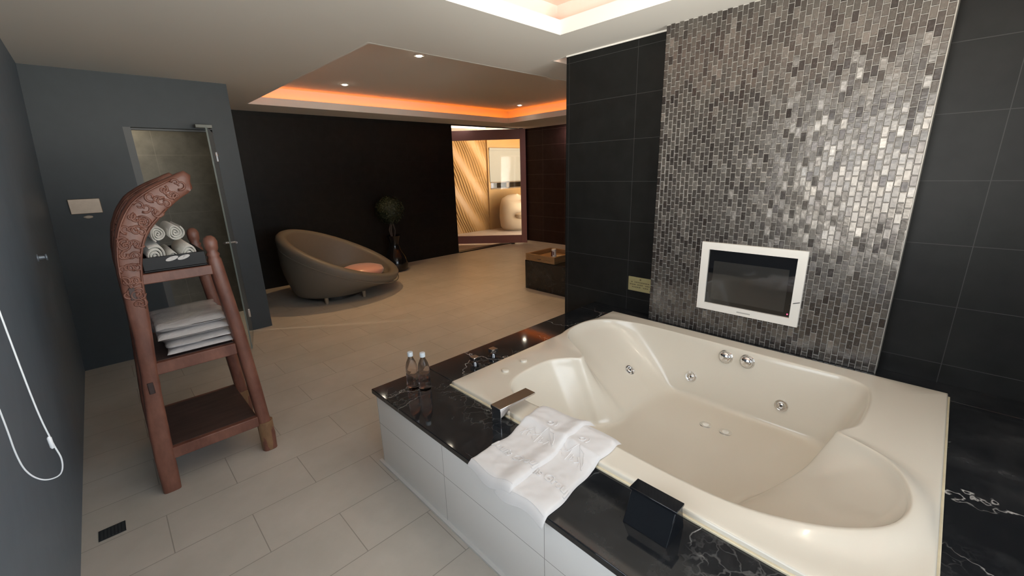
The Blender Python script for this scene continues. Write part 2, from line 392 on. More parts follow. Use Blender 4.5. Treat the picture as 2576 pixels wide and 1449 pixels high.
# room beyond the pivot door
by = MB().box(4.2, 10.2, 6.98, 9.2, -.05, 0)
struct(by, 'floor_beyond', M['pinkfloor'])
struct(MB().box(4.2, 7.86, 9.04, 9.14, 0, 2.62), 'wall_relief', M['relief'])
gb = MB(); gx0, gx1, gz0, gz1 = 7.93, 9.20, 1.10, 2.16
gb.box(7.86, gx0, 9.0, 9.14, 0, 2.62).box(gx1, 10.2, 9.0, 9.14, 0, 2.62).box(gx0, gx1, 9.0, 9.14, 0, gz0).box(gx0, gx1, 9.0, 9.14, gz1, 2.62)
gb.box(10.1, 10.2, 6.98, 9.0, 0, 2.62).box(4.2, 4.3, 6.98, 9.0, 0, 2.62)
struct(gb, 'wall_beyond', M['gold'])
struct(MB().box(4.2, 10.2, 6.98, 9.2, 2.56, 2.66), 'ceiling_beyond', simple('beyond_ceiling', (.62,.5,.36), .8))
fr = MB()
for a, b, c, d in ((gx0, gx1, gz0, gz0+.03), (gx0, gx1, gz1-.03, gz1), (gx0, gx0+.04, gz0, gz1), (gx1-.04, gx1, gz0, gz1), (8.56, 8.66, gz0, gz1), (gx0, gx1, 1.27, 1.30)):
    fr.box(a, b, 9.02, 9.10, c, d)
wf2 = struct(fr, 'window_2', simple('bronze_frame', (.12,.08,.045), .5))  # window and blind built solid in place of a reflection in the door glass
MB().box(gx0, gx1, 9.055, 9.06, gz0, gz1).build('window_pane', m_glass_thin('window_glass_far', (.25,.25,.28)), wf2)
tag(MB().box(gx0-.02, gx1+.02, 8.985, 8.99, 1.30, 2.14).box(gx0-.02, gx1+.02, 8.97, 9.0, 2.14, 2.20).build('roller_blind', M['blind']),
    'pale roller blind drawn down over the far bright window beyond the mauve door', 'blind')

# ------------------------------------------------------------------ bath surround
DZ = .472
struct(MB().box(.885, .925, YB, 2.022, 0, DZ-.028).box(.925, 2.96, 1.985, 2.022, 0, DZ-.028), 'wall_tub_panel', M['panel'])
struct(MB().box(.868, .886, YB, 2.05, 0, .012), 'trim_4', simple('white_sealant', (.68,.67,.65), .4))
TX0, TX1, TY0, TY1 = 1.195, 2.785, -.150, 1.745
dk = MB()
for a, b, c, d in ((.868, TX0+.03, YB, 2.036), (TX1-.03, 2.96, YB, 2.036), (TX0+.03, TX1-.03, TY1-.03, 2.036), (TX0+.03, TX1-.03, YB, TY0+.03)):
    dk.box(a, b, c, d, DZ-.028, DZ)
tag(dk.build('marble_deck', M['marble'], bevel=.004), 'polished black marble surround with white veins framing the bathtub', 'deck')

# ------------------------------------------------------------------ bathtub
ZR = .497; ZF = .10
# (rim x, rim y, floor x, floor y, raise, wall shape: 0 steep..1 slope)
ctl = [
 (1.335,1.150,1.450,1.10,0,0),(1.328,1.300,1.455,1.20,0,0),(1.350,1.430,1.50,1.26,0,0),(1.440,1.510,1.58,1.285,0,0),(1.600,1.535,1.70,1.275,0,0),
 (1.760,1.520,1.80,1.245,0,0),(1.860,1.455,1.87,1.215,0,.1),(1.905,1.405,1.91,1.19,0,.3),(1.960,1.430,1.99,1.165,0,.8),(2.010,1.530,2.07,1.15,.010,1),
 (2.080,1.640,2.13,1.14,.016,1),(2.190,1.705,2.22,1.13,.018,1),(2.340,1.722,2.31,1.12,.018,1),(2.480,1.700,2.39,1.11,.012,1),
 (2.585,1.630,2.47,1.09,.006,.8),(2.648,1.500,2.53,1.04,0,.4),(2.668,1.350,2.555,.98,0,0),(2.668,1.000,2.56,.85,0,0),(2.664,.650,2.56,.62,0,0),
 (2.660,.330,2.56,.42,0,0),(2.648,.215,2.545,.335,0,0),(2.590,.135,2.49,.300,0,0),(2.460,.108,2.39,.290,0,0),(2.300,.106,2.26,.292,0,0),
 (2.170,.118,2.14,.305,0,.05),(2.085,.158,2.04,.335,0,.2),(2.040,.165,1.985,.36,.004,.6),(2.000,.110,1.93,.42,.012,1),(1.925,.010,1.87,.47,.020,1),
 (1.810,-.055,1.80,.51,.026,1),(1.660,-.078,1.71,.535,.028,1),(1.530,-.040,1.62,.545,.026,1),(1.430,.055,1.545,.555,.022,1),(1.365,.180,1.485,.575,.014,.7),
 (1.330,.330,1.455,.62,.004,.3),(1.320,.520,1.45,.70,0,0),(1.325,.750,1.45,.82,0,0),(1.335,.980,1.45,.98,0,0)]
def cr(a, b, c, d, t):
    return .5*((2*b) + (-a+c)*t + (2*a-5*b+4*c-d)*t*t + (-a+3*b-3*c+d)*t**3)
NS = 5; rim = []
for i in range(len(ctl)):
    P = [ctl[(i+k-1) % len(ctl)] for k in range(4)]
    for k in range(NS):
        t = k/NS; rim.append([cr(P[0][j], P[1][j], P[2][j], P[3][j], t) for j in range(6)])
N = len(rim)
cx0, cy0 = 2.0, .80
def outer(i):
    x, y = rim[i][0], rim[i][1]; dx, dy = x-cx0, y-cy0
    t = min(((TX1 if dx > 0 else TX0)-cx0)/dx if abs(dx) > 1e-6 else 1e9, ((TY1 if dy > 0 else TY0)-cy0)/dy if abs(dy) > 1e-6 else 1e9)
    return cx0+dx*t, cy0+dy*t
outs = [outer(i) for i in range(N)]
# snap the nearest samples to the four corners
for (qx, qy) in ((TX0,TY0),(TX0,TY1),(TX1,TY0),(TX1,TY1)):
    k = min(range(N), key=lambda i: (outs[i][0]-qx)**2+(outs[i][1]-qy)**2); outs[k] = (qx, qy)
rings = []
def inset(p, d):
    x, y = p; cxm, cym = (TX0+TX1)/2, (TY0+TY1)/2
    return (cxm+(x-cxm)*(1-d/((TX1-TX0)/2)), cym+(y-cym)*(1-d/((TY1-TY0)/2)))
def ring_out(d, z): return [Vector((*inset(o, d), z)) for o in outs]
rings.append(ring_out(.004, DZ-.02)); rings.append(ring_out(0.0, DZ+.006)); rings.append(ring_out(.001, ZR-.008)); rings.append(ring_out(.004, ZR-.002)); rings.append(ring_out(.010, ZR))
def rn(i):
    a, b = rim[(i-1) % N], rim[(i+1) % N]; t = Vector((b[0]-a[0], b[1]-a[1])).normalized()
    return Vector((-t.y, t.x))  # outward for this winding, fixed below
sgn = 1 if (rn(0).x < 0) else -1
inn = [inset(o, .012) for o in outs]
for w in (.14, .09, .055, .030, .012):
    r = []
    for i in range(N):
        p = rim[i]; o = Vector(inn[i]); q = Vector((p[0], p[1])); dd = (o-q); L = dd.length
        d = min(w, L*.9*(w/.14)); pt = q + dd.normalized()*d
        k = max(0, 1-d/.10); z = ZR + 1.3*p[4]*(k*k*(3-2*k))
        r.append(Vector((pt.x, pt.y, z)))
    rings.append(r)
prof = [(0.0, 0.0, 0), (.004, .004, 1), (.009, .012, 1), (.014, .030, 1)]
for off, dz, _ in prof:
    r = []
    for i in range(N):
        p = rim[i]; q = Vector((p[0], p[1])); fdir = (Vector((p[2], p[3]))-q).normalized()
        pt = q + fdir*off; r.append(Vector((pt.x, pt.y, ZR+1.3*p[4]-dz)))
    rings.append(r)
ZS = 15
for s in range(1, ZS+1):
    u = s/ZS
    r = []
    for i in range(N):
        p = rim[i]; q = Vector((p[0], p[1])); fl = Vector((p[2], p[3])); fdir = (fl-q).normalized(); q0 = q+fdir*.014; sl = max(0, min(1, p[5]))
        z0 = ZR+1.3*p[4]-.030
        # steep walls: nearly straight with a fillet at the bottom; head ends: gentle curved slope
        ang = u
        def prof2(uk, hk, vk):
            if u <= uk: return hk*u/uk, vk*u/uk
            ph_ = (u-uk)/(1-uk)*PI/2; return hk+(1-hk)*(1-math.cos(ph_)), vk+(1-vk)*math.sin(ph_)
        (hd, vd), (hs, vs) = prof2(.6, .62, .90), prof2(.74, .86, .93)
        h = hd*(1-sl) + hs*sl; v = vd*(1-sl) + vs*sl
        pt = q0.lerp(fl, h); r.append(Vector((pt.x, pt.y, z0+(ZF-z0)*v)))
    rings.append(r)
cf = Vector((2.0, .78))
for k_ in (.93, .8, .6, .35):
    r = []
    for i in range(N):
        p = Vector((rim[i][2], rim[i][3])); q = cf+(p-cf)*k_; r.append(Vector((q.x, q.y, ZF-.006*(1-k_))))
    rings.append(r)
tub = thing('bathtub', (2.0, .8, .1), 'large cream acrylic two-person whirlpool bathtub sunk in black marble deck', 'bathtub')
mb = MB(); mb.loft(rings, 0, cap=False); base_i = len(mb.v)
mb.v.append((cf.x, cf.y, ZF-.006)); last = (len(rings)-1)*N
for k in range(N): mb.f.append((last+k, last+(k+1) % N, base_i)); mb.m.append(0)
shell = mb.build('tub_shell', M['tub'], tub, smooth=True, angle=0)
ck = MB()
for a, b, c, d in ((TX0-.010, TX0+.004, TY0-.008, TY1+.006), (TX0, TX1, TY1-.003, TY1+.006), (TX0, TX1, TY0-.008, TY0+.003), (TX1-.003, TX1+.006, TY0, TY1)):
    ck.box(a, b, c, d, DZ-.002, DZ+.007)
ck.build('caulk_bead', M['caulk'], tub, bevel=.002)
from mathutils.bvhtree import BVHTree
bvh = BVHTree.FromPolygons([Vector(v) for v in mb.v], [f for f in mb.f])
def on_tub(p, d):
    h = bvh.ray_cast(Vector(p), Vector(d).normalized())
    return (h[0], h[1] if h[1].dot(Vector(d)) < 0 else -h[1]) if h[0] else None
def frame_from(n):
    n = n.normalized(); a = n.orthogonal().normalized(); b = n.cross(a); return Matrix((a, b, n)).transposed()
def jet(tgt, src=(1.7, .8, .62), r=.037):
    d = Vector(tgt)-Vector(src); h = on_tub(src, d)
    if not h: return
    p, n = h; Mx = frame_from(n)
    j = MB().lathe([(r,-.004),(r,.003),(r*.93,.008),(r*.70,.0085),(r*.62,.003),(r*.45,.002),(r*.36,.006),(r*.2,.007)], p, 28, M=Mx).build('jet', M['chrome'], tub, smooth=True, angle=50)
    MB().lathe([(r*.17,.0),(r*.17,.0085)], p, 12, M=Mx).build('jet_nozzle', M['chrome_dark'], j)
jet((2.62,1.019,.235)); jet((2.61,.489,.240)); jet((2.47,1.42,.215), (2.0,.9,.45))
def knobf(tgt, src=(1.7,.8,.75), r=.043):
    p, n = on_tub(src, Vector(tgt)-Vector(src)); Mx = frame_from(n)
    k = MB().lathe([(r,-.004),(r*1.02,.004),(r*.9,.010)], p, 28, M=Mx).build('suction_cover', M['clearknob'], tub, smooth=True, angle=40)
    MB().lathe([(r*.8,.008),(r*.78,.016),(r*.6,.024),(r*.3,.028),(.001,.029)], p, 24, M=Mx).build('dome', M['chrome'], k, smooth=True, angle=60)
knobf((2.66,.829,.425)); knobf((2.66,.703,.432))
for (x, y) in ((2.345,.800), (2.348,.688)):
    p, n = on_tub((x, y, .4), (0, 0, -1))
    d = MB().lathe([(.034,-.003),(.034,.002),(.030,.004),(.022,.003)], p, 28).build('floor_inlet', M['clearknob'], tub, smooth=True, angle=40)
    MB().lathe([(.018,.0),(.018,.005),(.014,.007),(.001,.0075)], p, 20).build('plug', M['white'], d, smooth=True, angle=60)
for (x, y) in ((1.640,1.625), (1.478,1.612)):
    MB().lathe([(.021,0),(.021,.007),(.019,.011),(.012,.0125),(.001,.013)], (x, y, ZR), 26).build('push_button', M['tub'], tub, smooth=True, angle=45)

# ------------------------------------------------------------------ mosaic wall panel
MX = 2.868; my0, my1 = .136, 1.481
mo = thing('mosaic_panel', (MX, (my0+my1)/2, DZ), 'shimmering grey brown mosaic tile panel on the wall behind the bathtub', 'tile panel')
MB().box(MX+.004, 2.96, my0, my1, DZ, H-.001).build('grout_bed', M['grout'], mo)
pw, ph = (my1-my0)/47.0, .0525
tv = (.519, 1.117, .648, 1.108)
mm = MB(); shades = []
for c in range(47):
    y0 = my0+c*pw+.0015; y1 = y0+pw-.003
    k = 0; z = DZ - (.026 if c % 2 else 0)
    while z < H:
        z0 = max(z+.0015, DZ+.001); z1 = min(z+ph-.0015, H-.002); z += ph
        if z1-z0 < .006: continue
        if y0 > tv[0] and y1 < tv[1] and z0 > tv[2] and z1 < tv[3]: continue
        ty = rnd.gauss(0, .034); tz = rnd.gauss(0, .034); cy, cz = (y0+y1)/2, (z0+z1)/2
        dx = lambda y, z_: MX-.001+ty*(y-cy)+tz*(z_-cz)*.8
        e = .0022; vs = []
        for (yy, zz, inn_) in ((y0,z0,0),(y1,z0,0),(y1,z1,0),(y0,z1,0)):
            vs.append((MX+.0045, yy, zz))
        for (yy, zz) in ((y0,z0),(y1,z0),(y1,z1),(y0,z1)): vs.append((dx(yy, zz)+.0012, yy, zz))
        for (yy, zz) in ((y0+e,z0+e),(y1-e,z0+e),(y1-e,z1-e),(y0+e,z1-e)): vs.append((dx(yy, zz), yy, zz))
        fs = [(8,9,10,11)]
        for q in range(4):
            r_ = (q+1) % 4; fs.append((q, r_, 4+r_, 4+q)); fs.append((4+q, 4+r_, 8+r_, 8+q))
        mm.add(vs, fs); s_ = min(1, max(0, rnd.gauss(.42, .24))); shades += [s_]*len(fs)
tl = mm.build('mosaic_tiles', M['mosaic'], mo)
at = tl.data.attributes.new('shade', 'FLOAT', 'FACE'); at.data.foreach_set('value', shades)
MB().box(MX-.001, 2.96, my0-.004, my0, DZ, H-.001).build('edge_strip', simple('dull_edge_trim', (.30,.28,.25), .45, .5), mo)

# ------------------------------------------------------------------ waterproof tv
t = thing('television', (MX, .818, tv[2]), 'small white framed waterproof television set into the mosaic wall', 'television')
y0, y1, z0, z1 = tv; b_ = .047
MB().box(MX-.022, MX+.005, y0, y1, z0, z0+b_).box(MX-.022, MX+.005, y0, y1, z1-b_, z1).box(MX-.022, MX+.005, y0, y0+b_, z0+b_, z1-b_).box(MX-.022, MX+.005, y1-b_, y1, z0+b_, z1-b_).build('bezel', M['white'], t)
MB().box(MX-.008, MX+.003, y0+b_-.002, y1-b_+.002, z0+b_-.002, z1-b_+.002).build('screen', M['screen'], t)
MB().box(MX-.0085, MX-.007, y0+b_+.035, y1-b_-.035, z0+b_+.028, z1-b_-.075).build('display_area', M['screenlit'], t)
MB().box(MX-.0228, MX-.0215, .818-.040, .818+.040, z0+.018, z0+.026).build('badge', M['grey'], t)
MB().lathe([(.0035,0),(.0035,.003),(.001,.004)], (MX-.008, y0+b_+.014, z0+b_+.020), 12, M=Matrix.Rotation(-PI/2, 3, 'Y')).build('power_light', M['red'], t)
MB().tube([(MX-.009, y0+b_+.010, z0+b_+.085), (MX-.0235, y0+b_-.014, z0+b_+.098), (MX-.023, y0+.004, z0+b_+.108)], .0022, 6).build('crack', M['chrome_dark'], t)

# ------------------------------------------------------------------ brass plaque
p = thing('brass_plaque', (2.96, 1.618, .64), 'small engraved brass notice plaque on the black tiles beside the mosaic', 'plaque')
py0, py1, pz0, pz1 = 1.505, 1.716, .642, .755
MB().box(2.952, 2.962, py0, py1, pz0, pz1).build('plate', M['brass'], p, bevel=.0015)
en = MB()
en.lathe([(.007,0),(.007,.001)], (2.952, 1.61, .738), 12, M=Matrix.Rotation(-PI/2, 3, 'Y'))
for k, (a, b) in enumerate(((1.535,1.69),(1.53,1.70),(1.55,1.68))):
    zc = .715-.020*k; yy = b
    while yy > a:
        w = rnd.uniform(.006, .016); 
        if rnd.random() < .85: en.box(2.9508, 2.9525, yy-w, yy, zc-.0035, zc+.0035)
        yy -= w+.004
en.build('engraving', M['brassdark'], p)
MB().lathe([(.005,0),(.005,.0025),(.001,.004)], (2.952, py0+.018, pz0+.015), 12, M=Matrix.Rotation(-PI/2, 3, 'Y')).build('screw', M['chrome'], p)

# ------------------------------------------------------------------ spout and handles
s = thing('bath_spout', (1.135, 1.28, DZ), 'flat chrome waterfall spout on the marble reaching over the tub rim', 'faucet')
MB().box(1.108, 1.165, 1.250, 1.312, DZ, .556).build('body', M['chrome'], s, bevel=.0015)
MB().hexa([(1.104,1.248,.556),(1.335,1.248,.553),(1.335,1.314,.553),(1.104,1.314,.556)], [(1.104,1.248,.571),(1.335,1.248,.562),(1.335,1.314,.562),(1.104,1.314,.571)]).build('spout_plate', M['chrome'], s, bevel=.0012)
first = None
for x, y, lab in ((1.455, 1.860, 'square chrome tap handle on marble deck, nearer the water bottles'), (1.612, 1.868, 'square chrome tap handle on marble deck, farther from the water bottles')):
    if first is None:
        h = thing('tap_handle', (x, y, DZ), lab, 'tap handle', 'square tap handles on the deck'); first = h
        MB().lathe([(.017,0),(.017,.012),(.010,.014),(.010,.022)], (x, y, DZ), 20).build('stem', M['chrome'], h, smooth=True, angle=40)
        MB().box(x-.022, x+.022, y-.022, y+.022, DZ+.021, DZ+.046).build('cap', M['chrome'], h, bevel=.002)
    else:
        h = copy_tree(first, (x, y, DZ)); h['label'] = lab

# ------------------------------------------------------------------ slanted black box on the deck
sb = thing('slanted_box', (1.09, .50, DZ), 'glossy black slanted box standing on the marble next to the tub rim', 'box')
MB().hexa([(1.030,.425,DZ),(1.150,.425,DZ),(1.150,.577,DZ),(1.030,.577,DZ)], [(1.078,.425,.572),(1.124,.425,.572),(1.124,.577,.572),(1.078,.577,.572)]).build('body', M['black'], sb, bevel=.002)
MB().box(1.072, 1.126, .420, .582, .572, .582).build('lid', M['black'], sb, bevel=.002)

# ------------------------------------------------------------------ embossed towels
LOGO = [
 [(-.42,-.20),(-.20,.12),(-.05,-.02),(.10,.22),(.30,-.02),(.46,-.22)],           # ridge
 [(.18,.14),(.30,.10),(.40,-.06),(.44,-.20)],
 [(-.36,.02),(-.36,-.22)],[(-.30,.0),(-.18,-.06)],[(-.24,.02),(-.24,-.16)],[(-.14,.06),(-.06,.0),(-.14,-.05)],[(-.12,-.10),(-.04,-.18)],
 [(.02,.06),(.02,-.22)],[(.06,-.04),(.16,-.10)],[(.10,.0),(.10,-.18),(.18,-.14)],[(.22,-.02),(.30,-.10),(.22,-.18)],[(.32,-.08),(.36,-.20)],
]
SUN = [(.0+.085*math.cos(a)*(.35+.65*a/12), .42+.085*math.sin(a)*(.35+.65*a/12)) for a in [k*.5 for k in range(25)]]
SUN2 = [(.14*math.cos(a), .42+.14*math.sin(a)) for a in [-.5+k*.2 for k in range(8)]]
def text_mesh(txt, size):
    cu = bpy.data.curves.new('lettering', 'FONT'); cu.body = txt; cu.size = size; cu.extrude = .0; cu.offset = .0012; cu.resolution_u = 4; cu.align_x = 'LEFT'
    try: cu.shear = .12
    except Exception: pass
    o = bpy.data.objects.new('lettering', cu); C.objects.link(o); bpy.context.view_layer.update()
    me = o.to_mesh(); vs = [Vector(v.co) for v in me.vertices]; fs = [tuple(p.vertices) for p in me.polygons]
    o.to_mesh_clear(); bpy.data.objects.remove(o); bpy.data.curves.remove(cu)
    bm = bmesh.new(); bv = [bm.verts.new(v) for v in vs]
    for f in fs:
        try: bm.faces.new([bv[i] for i in f])
        except ValueError: pass
    bmesh.ops.remove_doubles(bm, verts=bm.verts, dist=1e-6)
    bmesh.ops.triangulate(bm, faces=bm.faces)
    bmesh.ops.subdivide_edges(bm, edges=[e for e in bm.edges if e.calc_length() > .006], cuts=1)
    bmesh.ops.triangulate(bm, faces=bm.faces)
    return bm
def towel_fn(cFL, cFR, cBL, cBR, lift, seed, over=None):
    def base(x, y):
        if x < .872: b = DZ - .035*((.872-x)/.03)**1.5 if x < .872 else DZ
        elif x < 1.165: b = DZ+.001
        elif x < 1.205: b = DZ+.001 + (ZR-DZ)*((x-1.165)/.04)**1.2
        elif x < 1.325: b = ZR+.001
        else: b = ZR+.001 - .9*(x-1.325)**1.25
        b += .006*math.exp(-((x-1.17)/.035)**2)
        return b
    def top(u, v, thick):
        ya = Vector(cFL).lerp(Vector(cFR), u); yb = Vector(cBL).lerp(Vector(cBR), u); p = ya.lerp(yb, v)
        wob = .006*math.sin(v*9+seed)+.004*math.sin(v*21+seed*2)
        x, y = p.x + .005*math.sin(u*7+seed), p.y + wob*(1 if u < .5 else .6)
        edge = max(0, 1-abs(2*u-1)**(16 if over else 9))**.5*max(0, 1-abs(2*v-1)**16)**.5
        wr = .0035*smooth_noise(x, y, seed, 14)+.0022*smooth_noise(x, y, seed+5, 34) + .005*max(0, 1-abs(x-1.19-.03*math.sin(u*5))/.03)
        z = base(x, y)+lift + (over(x, y) if over else 0)
        return Vector((x, y, z + thick*edge + wr*edge)), Vector((x, y, z + thick*.0 + .001))
    return top
def make_towel(label, fn, thick, texts, group):
    o = thing('hand_towel', (1.1, 1.0, DZ), label, 'towel', group)
    nu, nv = 44, 90; mb = MB(); T = []; Bt = []
    for j in range(nv+1):
        for i in range(nu+1):
            a, b = fn(i/nu, j/nv, thick); T.append(a); Bt.append(b)
    n = nu+1; fs = []
    for j in range(nv):
        for i in range(nu):
            a = j*n+i; fs.append((a, a+1, a+n+1, a+n)); o2 = len(T); fs.append((o2+a, o2+a+n, o2+a+n+1, o2+a+1))
    o2 = len(T)
    for j in range(nv): fs.append((j*n, (j+1)*n, o2+(j+1)*n, o2+j*n)); fs.append((j*n+nu, o2+j*n+nu, o2+(j+1)*n+nu, (j+1)*n+nu))
    for i in range(nu): fs.append((i, o2+i, o2+i+1, i+1)); fs.append((nv*n+i, nv*n+i+1, o2+nv*n+i+1, o2+nv*n+i))
    mb.add(T+Bt, fs); cl = mb.build('folded_cloth', M['towel'], o, smooth=True, angle=70)
    # stitched hem lines
    hm = MB()
    for vv in (.035,):
        hm.tube([fn(u/40, vv, thick)[0]+Vector((0,0,.0005)) for u in range(1, 40)], .0011, 6)
    hm.build('hem_stitch', M['towel'], o)
    W = .245; L = .54
    def surf(a, b, h):   # a: metres across from left edge, b: metres from front
        u = min(.985, max(.015, a/W)); return fn(u, min(.99, max(.01, b/L)), thick)[0] + Vector((0, 0, h))
    for txt, size, a0, b0, umin in texts:
        bm = text_mesh(txt, size); vs = []; 
        # rim walls for relief
        geo = bmesh.ops.extrude_face_region(bm, geom=bm.faces[:])
        up = {v for v in geo['geom'] if isinstance(v, bmesh.types.BMVert)}
        for v in bm.verts: v.co = surf(a0+v.co.x, b0+v.co.y, .0034 if v in up else -.001)
        me = bpy.data.meshes.new('embossed_lettering'); bmesh.ops.recalc_face_normals(bm, faces=bm.faces)
        bmesh.ops.transform(bm, matrix=Matrix.Translation(-Vector(o.location)), verts=bm.verts)
        bm.to_mesh(me); bm.free(); me.materials.append(M['towel']); q = bpy.data.objects.new('embossed_lettering', me); C.objects.link(q); q.parent = o
    em = MB(); S_ = .20
    lx, lb = (.125, .315)
    for st in LOGO+[SUN, SUN2]:
        pts = []
        for k in range(len(st)-1):
            (xa, ya), (xb, yb) = st[k], st[k+1]
            for q in range(4):
                tt = q/4; pts.append((xa+(xb-xa)*tt, ya+(yb-ya)*tt))
        pts.append(st[-1])
        pp = [(lx+a*S_, lb+b*S_) for a, b in pts]
        pp = [q for q in pp if .008 < q[0] < W-.008]
        if len(pp) > 1: em.tube([surf(a, b, .0006) for a, b in pp], .0022, 6)
    em.build('embossed_crest', M['towel'], o, smooth=True, angle=60)
    return o
TG = 'white embossed hand towels on the deck'
fnB = towel_fn((.846, 1.010, 0), (.846, .765, 0), (1.395, 1.035, 0), (1.378, .792, 0), .001, 3.3)
make_towel('white embossed hand towel on the tub rim, lower one partly covered by another towel', fnB, .017, [('Louis Group', .050, .003, .135, 0)], TG)
def over(x, y):
    k = (1.035-y)/.075; k = k*k*(3-2*k) if 0 < k < 1 else k
    return .016*max(0, min(1, k))
fnA = towel_fn((.850, 1.172, 0), (.850, .925, 0), (1.372, 1.205, 0), (1.408, .955, 0), .001, 1.1, over)
make_towel('white embossed hand towel beside the chrome spout, overlapping the other towel', fnA, .018, [('Louis Group', .050, .003, .135, 0)], TG)

# ------------------------------------------------------------------ water bottles
def bottle(x, y, lab):
    o = thing('water_bottle', (x, y, DZ), lab, 'bottle', 'water bottles on the deck corner')
    pr = [(.026,0),(.031,.004),(.032,.012),(.0315,.05),(.0295,.056),(.0315,.062),(.0315,.095),(.029,.10),(.031,.106),(.030,.135),(.024,.160),(.015,.180),(.0125,.186),(.0125,.197)]
    MB().lathe(pr, (x, y, DZ), 28).build('body', M['bottle'], o, smooth=True, angle=60)
    MB().lathe([(.0145,.193),(.0145,.214),(.013,.216),(.001,.2165)], (x, y, DZ), 24).build('cap', simple('pale_cap', (.62,.68,.72), .3), o, smooth=True, angle=40)
    return o
b1 = bottle(1.030, 1.868, 'clear plastic water bottle on marble corner, left of the two')
b2 = copy_tree(b1, (1.070, 1.812, DZ)); b2['label'] = 'clear plastic water bottle on marble corner, right of the two'

# ------------------------------------------------------------------ carved towel stand
st = thing('towel_stand', (.22, 2.93, 0), 'carved reddish wooden boat-prow shelf stand holding towels near the blue wall', 'shelf')
outerp = [(-.060,0.0),(-.050,.335),(-.010,.764),(.000,1.008),(.003,1.164),(.012,1.272),(.035,1.376),(.073,1.459),(.122,1.525),(.200,1.578),(.290,1.620),(.330,1.640),(.352,1.640),(.366,1.618),(.356,1.585),(.362,1.560)]
innerp = [(.335,1.532),(.280,1.492),(.204,1.418),(.149,1.351),(.113,1.260),(.093,1.146),(.067,.845),(.042,.523),(.028,.223),(.024,.10),(.018,0.0)]
def densify(pts, k=4):
    out = []
    for i in range(len(pts)-1):
        P = [pts[max(0,i-1)], pts[i], pts[i+1], pts[min(len(pts)-1, i+2)]]
        for q in range(k): t = q/k; out.append((cr(P[0][0],P[1][0],P[2][0],P[3][0],t), cr(P[0][1],P[1][1],P[2][1],P[3][1],t)))
    out.append(pts[-1]); return out
DO, DI = densify(outerp, 3), densify(list(reversed(innerp)), 3)
def resamp(pts, n):
    L = [0]
    for i in range(1, len(pts)): L.append(L[-1]+math.dist(pts[i], pts[i-1]))
    out = []
    for k in range(n):
        s_ = L[-1]*k/(n-1); i = 0
        while i < len(L)-2 and L[i+1] < s_: i += 1
        t = (s_-L[i])/max(1e-9, L[i+1]-L[i]); out.append((pts[i][0]+(pts[i+1][0]-pts[i][0])*t, pts[i][1]+(pts[i+1][1]-pts[i][1])*t))
    return out
def cut(pts): return pts
NO = 60; RO, RI = resamp(DO, NO), resamp(DI, NO)
def plank(yc, th=.072):
    rings = []
    for k in range(NO):
        a, b = Vector((RO[k][0], yc, RO[k][1])), Vector((RI[k][0], yc, RI[k][1])); ring = []
        m_ = (a+b)/2; ax = (b-a)/2; r1 = .82
        tt = th*(1 if k < NO-6 else 1-.05*(k-NO+6))
        for q in range(16):
            an = q*2*PI/16; c_, s_ = math.cos(an), math.sin(an)
            e = lambda v: math.copysign(abs(v)**.45, v)
            p_ = m_ + ax*e(c_) + Vector((0, tt/2*e(s_), 0))
            w_ = .0025*smooth_noise(p_.x, p_.z, yc, 18); ring.append(p_+Vector((w_, w_, 0)))
        rings.append(ring)
    return MB().loft(rings)
for yc in (2.665, 3.20):
    pl = plank(yc).build('prow_post', M['wood'], st, smooth=True, angle=75)
    # carved scrolls on the front face of the curve
    cv = MB(); yf = yc-.036
    ks = [k for k in range(NO-3) if RO[k][1] > 1.12]
    for idx, k in enumerate(ks):
        a, b = Vector((RO[k][0], 0, RO[k][1])), Vector((RI[k][0], 0, RI[k][1])); wid = (b-a).length
        for fr_ in ((.26, .58), (.42, .74))[idx % 2]:
            c_ = a.lerp(b, fr_); R_ = min(.021, wid*.17)*(1+.2*math.sin(idx*2.3+fr_*9)); sg = 1 if (idx+int(fr_*10)) % 2 else -1
            cv.tube([Vector((c_.x+R_*(1-q/15)*math.cos(sg*q*.5+idx*1.1), yf+.001, c_.z+R_*(1-q/15)*math.sin(sg*q*.5+idx*1.1))) for q in range(13)], [.0060-.0002*q for q in range(13)], 10)
    for idx, k in enumerate(ks[2:-4:6]):
        a, b = Vector((RO[k][0], 0, RO[k][1])), Vector((RI[k][0], 0, RI[k][1])); m_ = a.lerp(b, .50); wid = (b-a).length
        ca = a.lerp(b, .34 if idx % 2 else .64); R_ = min(.030, wid*.26); sg = 1 if idx % 2 else -1
        cv.tube([Vector((ca.x+R_*(1-q/26)*math.cos(sg*q*.42+idx), yf-.001-.0015*(q/26), ca.z+R_*(1-q/26)*math.sin(sg*q*.42+idx))) for q in range(24)], .0044, 10)
        if idx % 3 == 0: cv.tube([a.lerp(b, q/8*.7+.15)+Vector((0, yf-.0005, .006*math.sin(q))) for q in range(9)], .0042, 6)
    for ln, fr_ in ((0, .10), (1, .90)):
        cv.tube([Vector((RO[k][0], 0, RO[k][1])).lerp(Vector((RI[k][0], 0, RI[k][1])), fr_)+Vector((0, yf-.0005, 0)) for k in ks[1:-2]], .0040, 6)
    cv.build('carving', M['wood'], pl, smooth=True, angle=0)
for zc in (1.085, .60):      # pegged tenons
    k = min(range(NO), key=lambda i: abs(RO[i][1]-zc)); xm = (RO[k][0]+RI[k][0])/2
    MB().box(xm-.012, xm+.012, 2.624, 2.634, zc-.030, zc+.030).build('tenon', M['woodshelf'], st, bevel=.003)
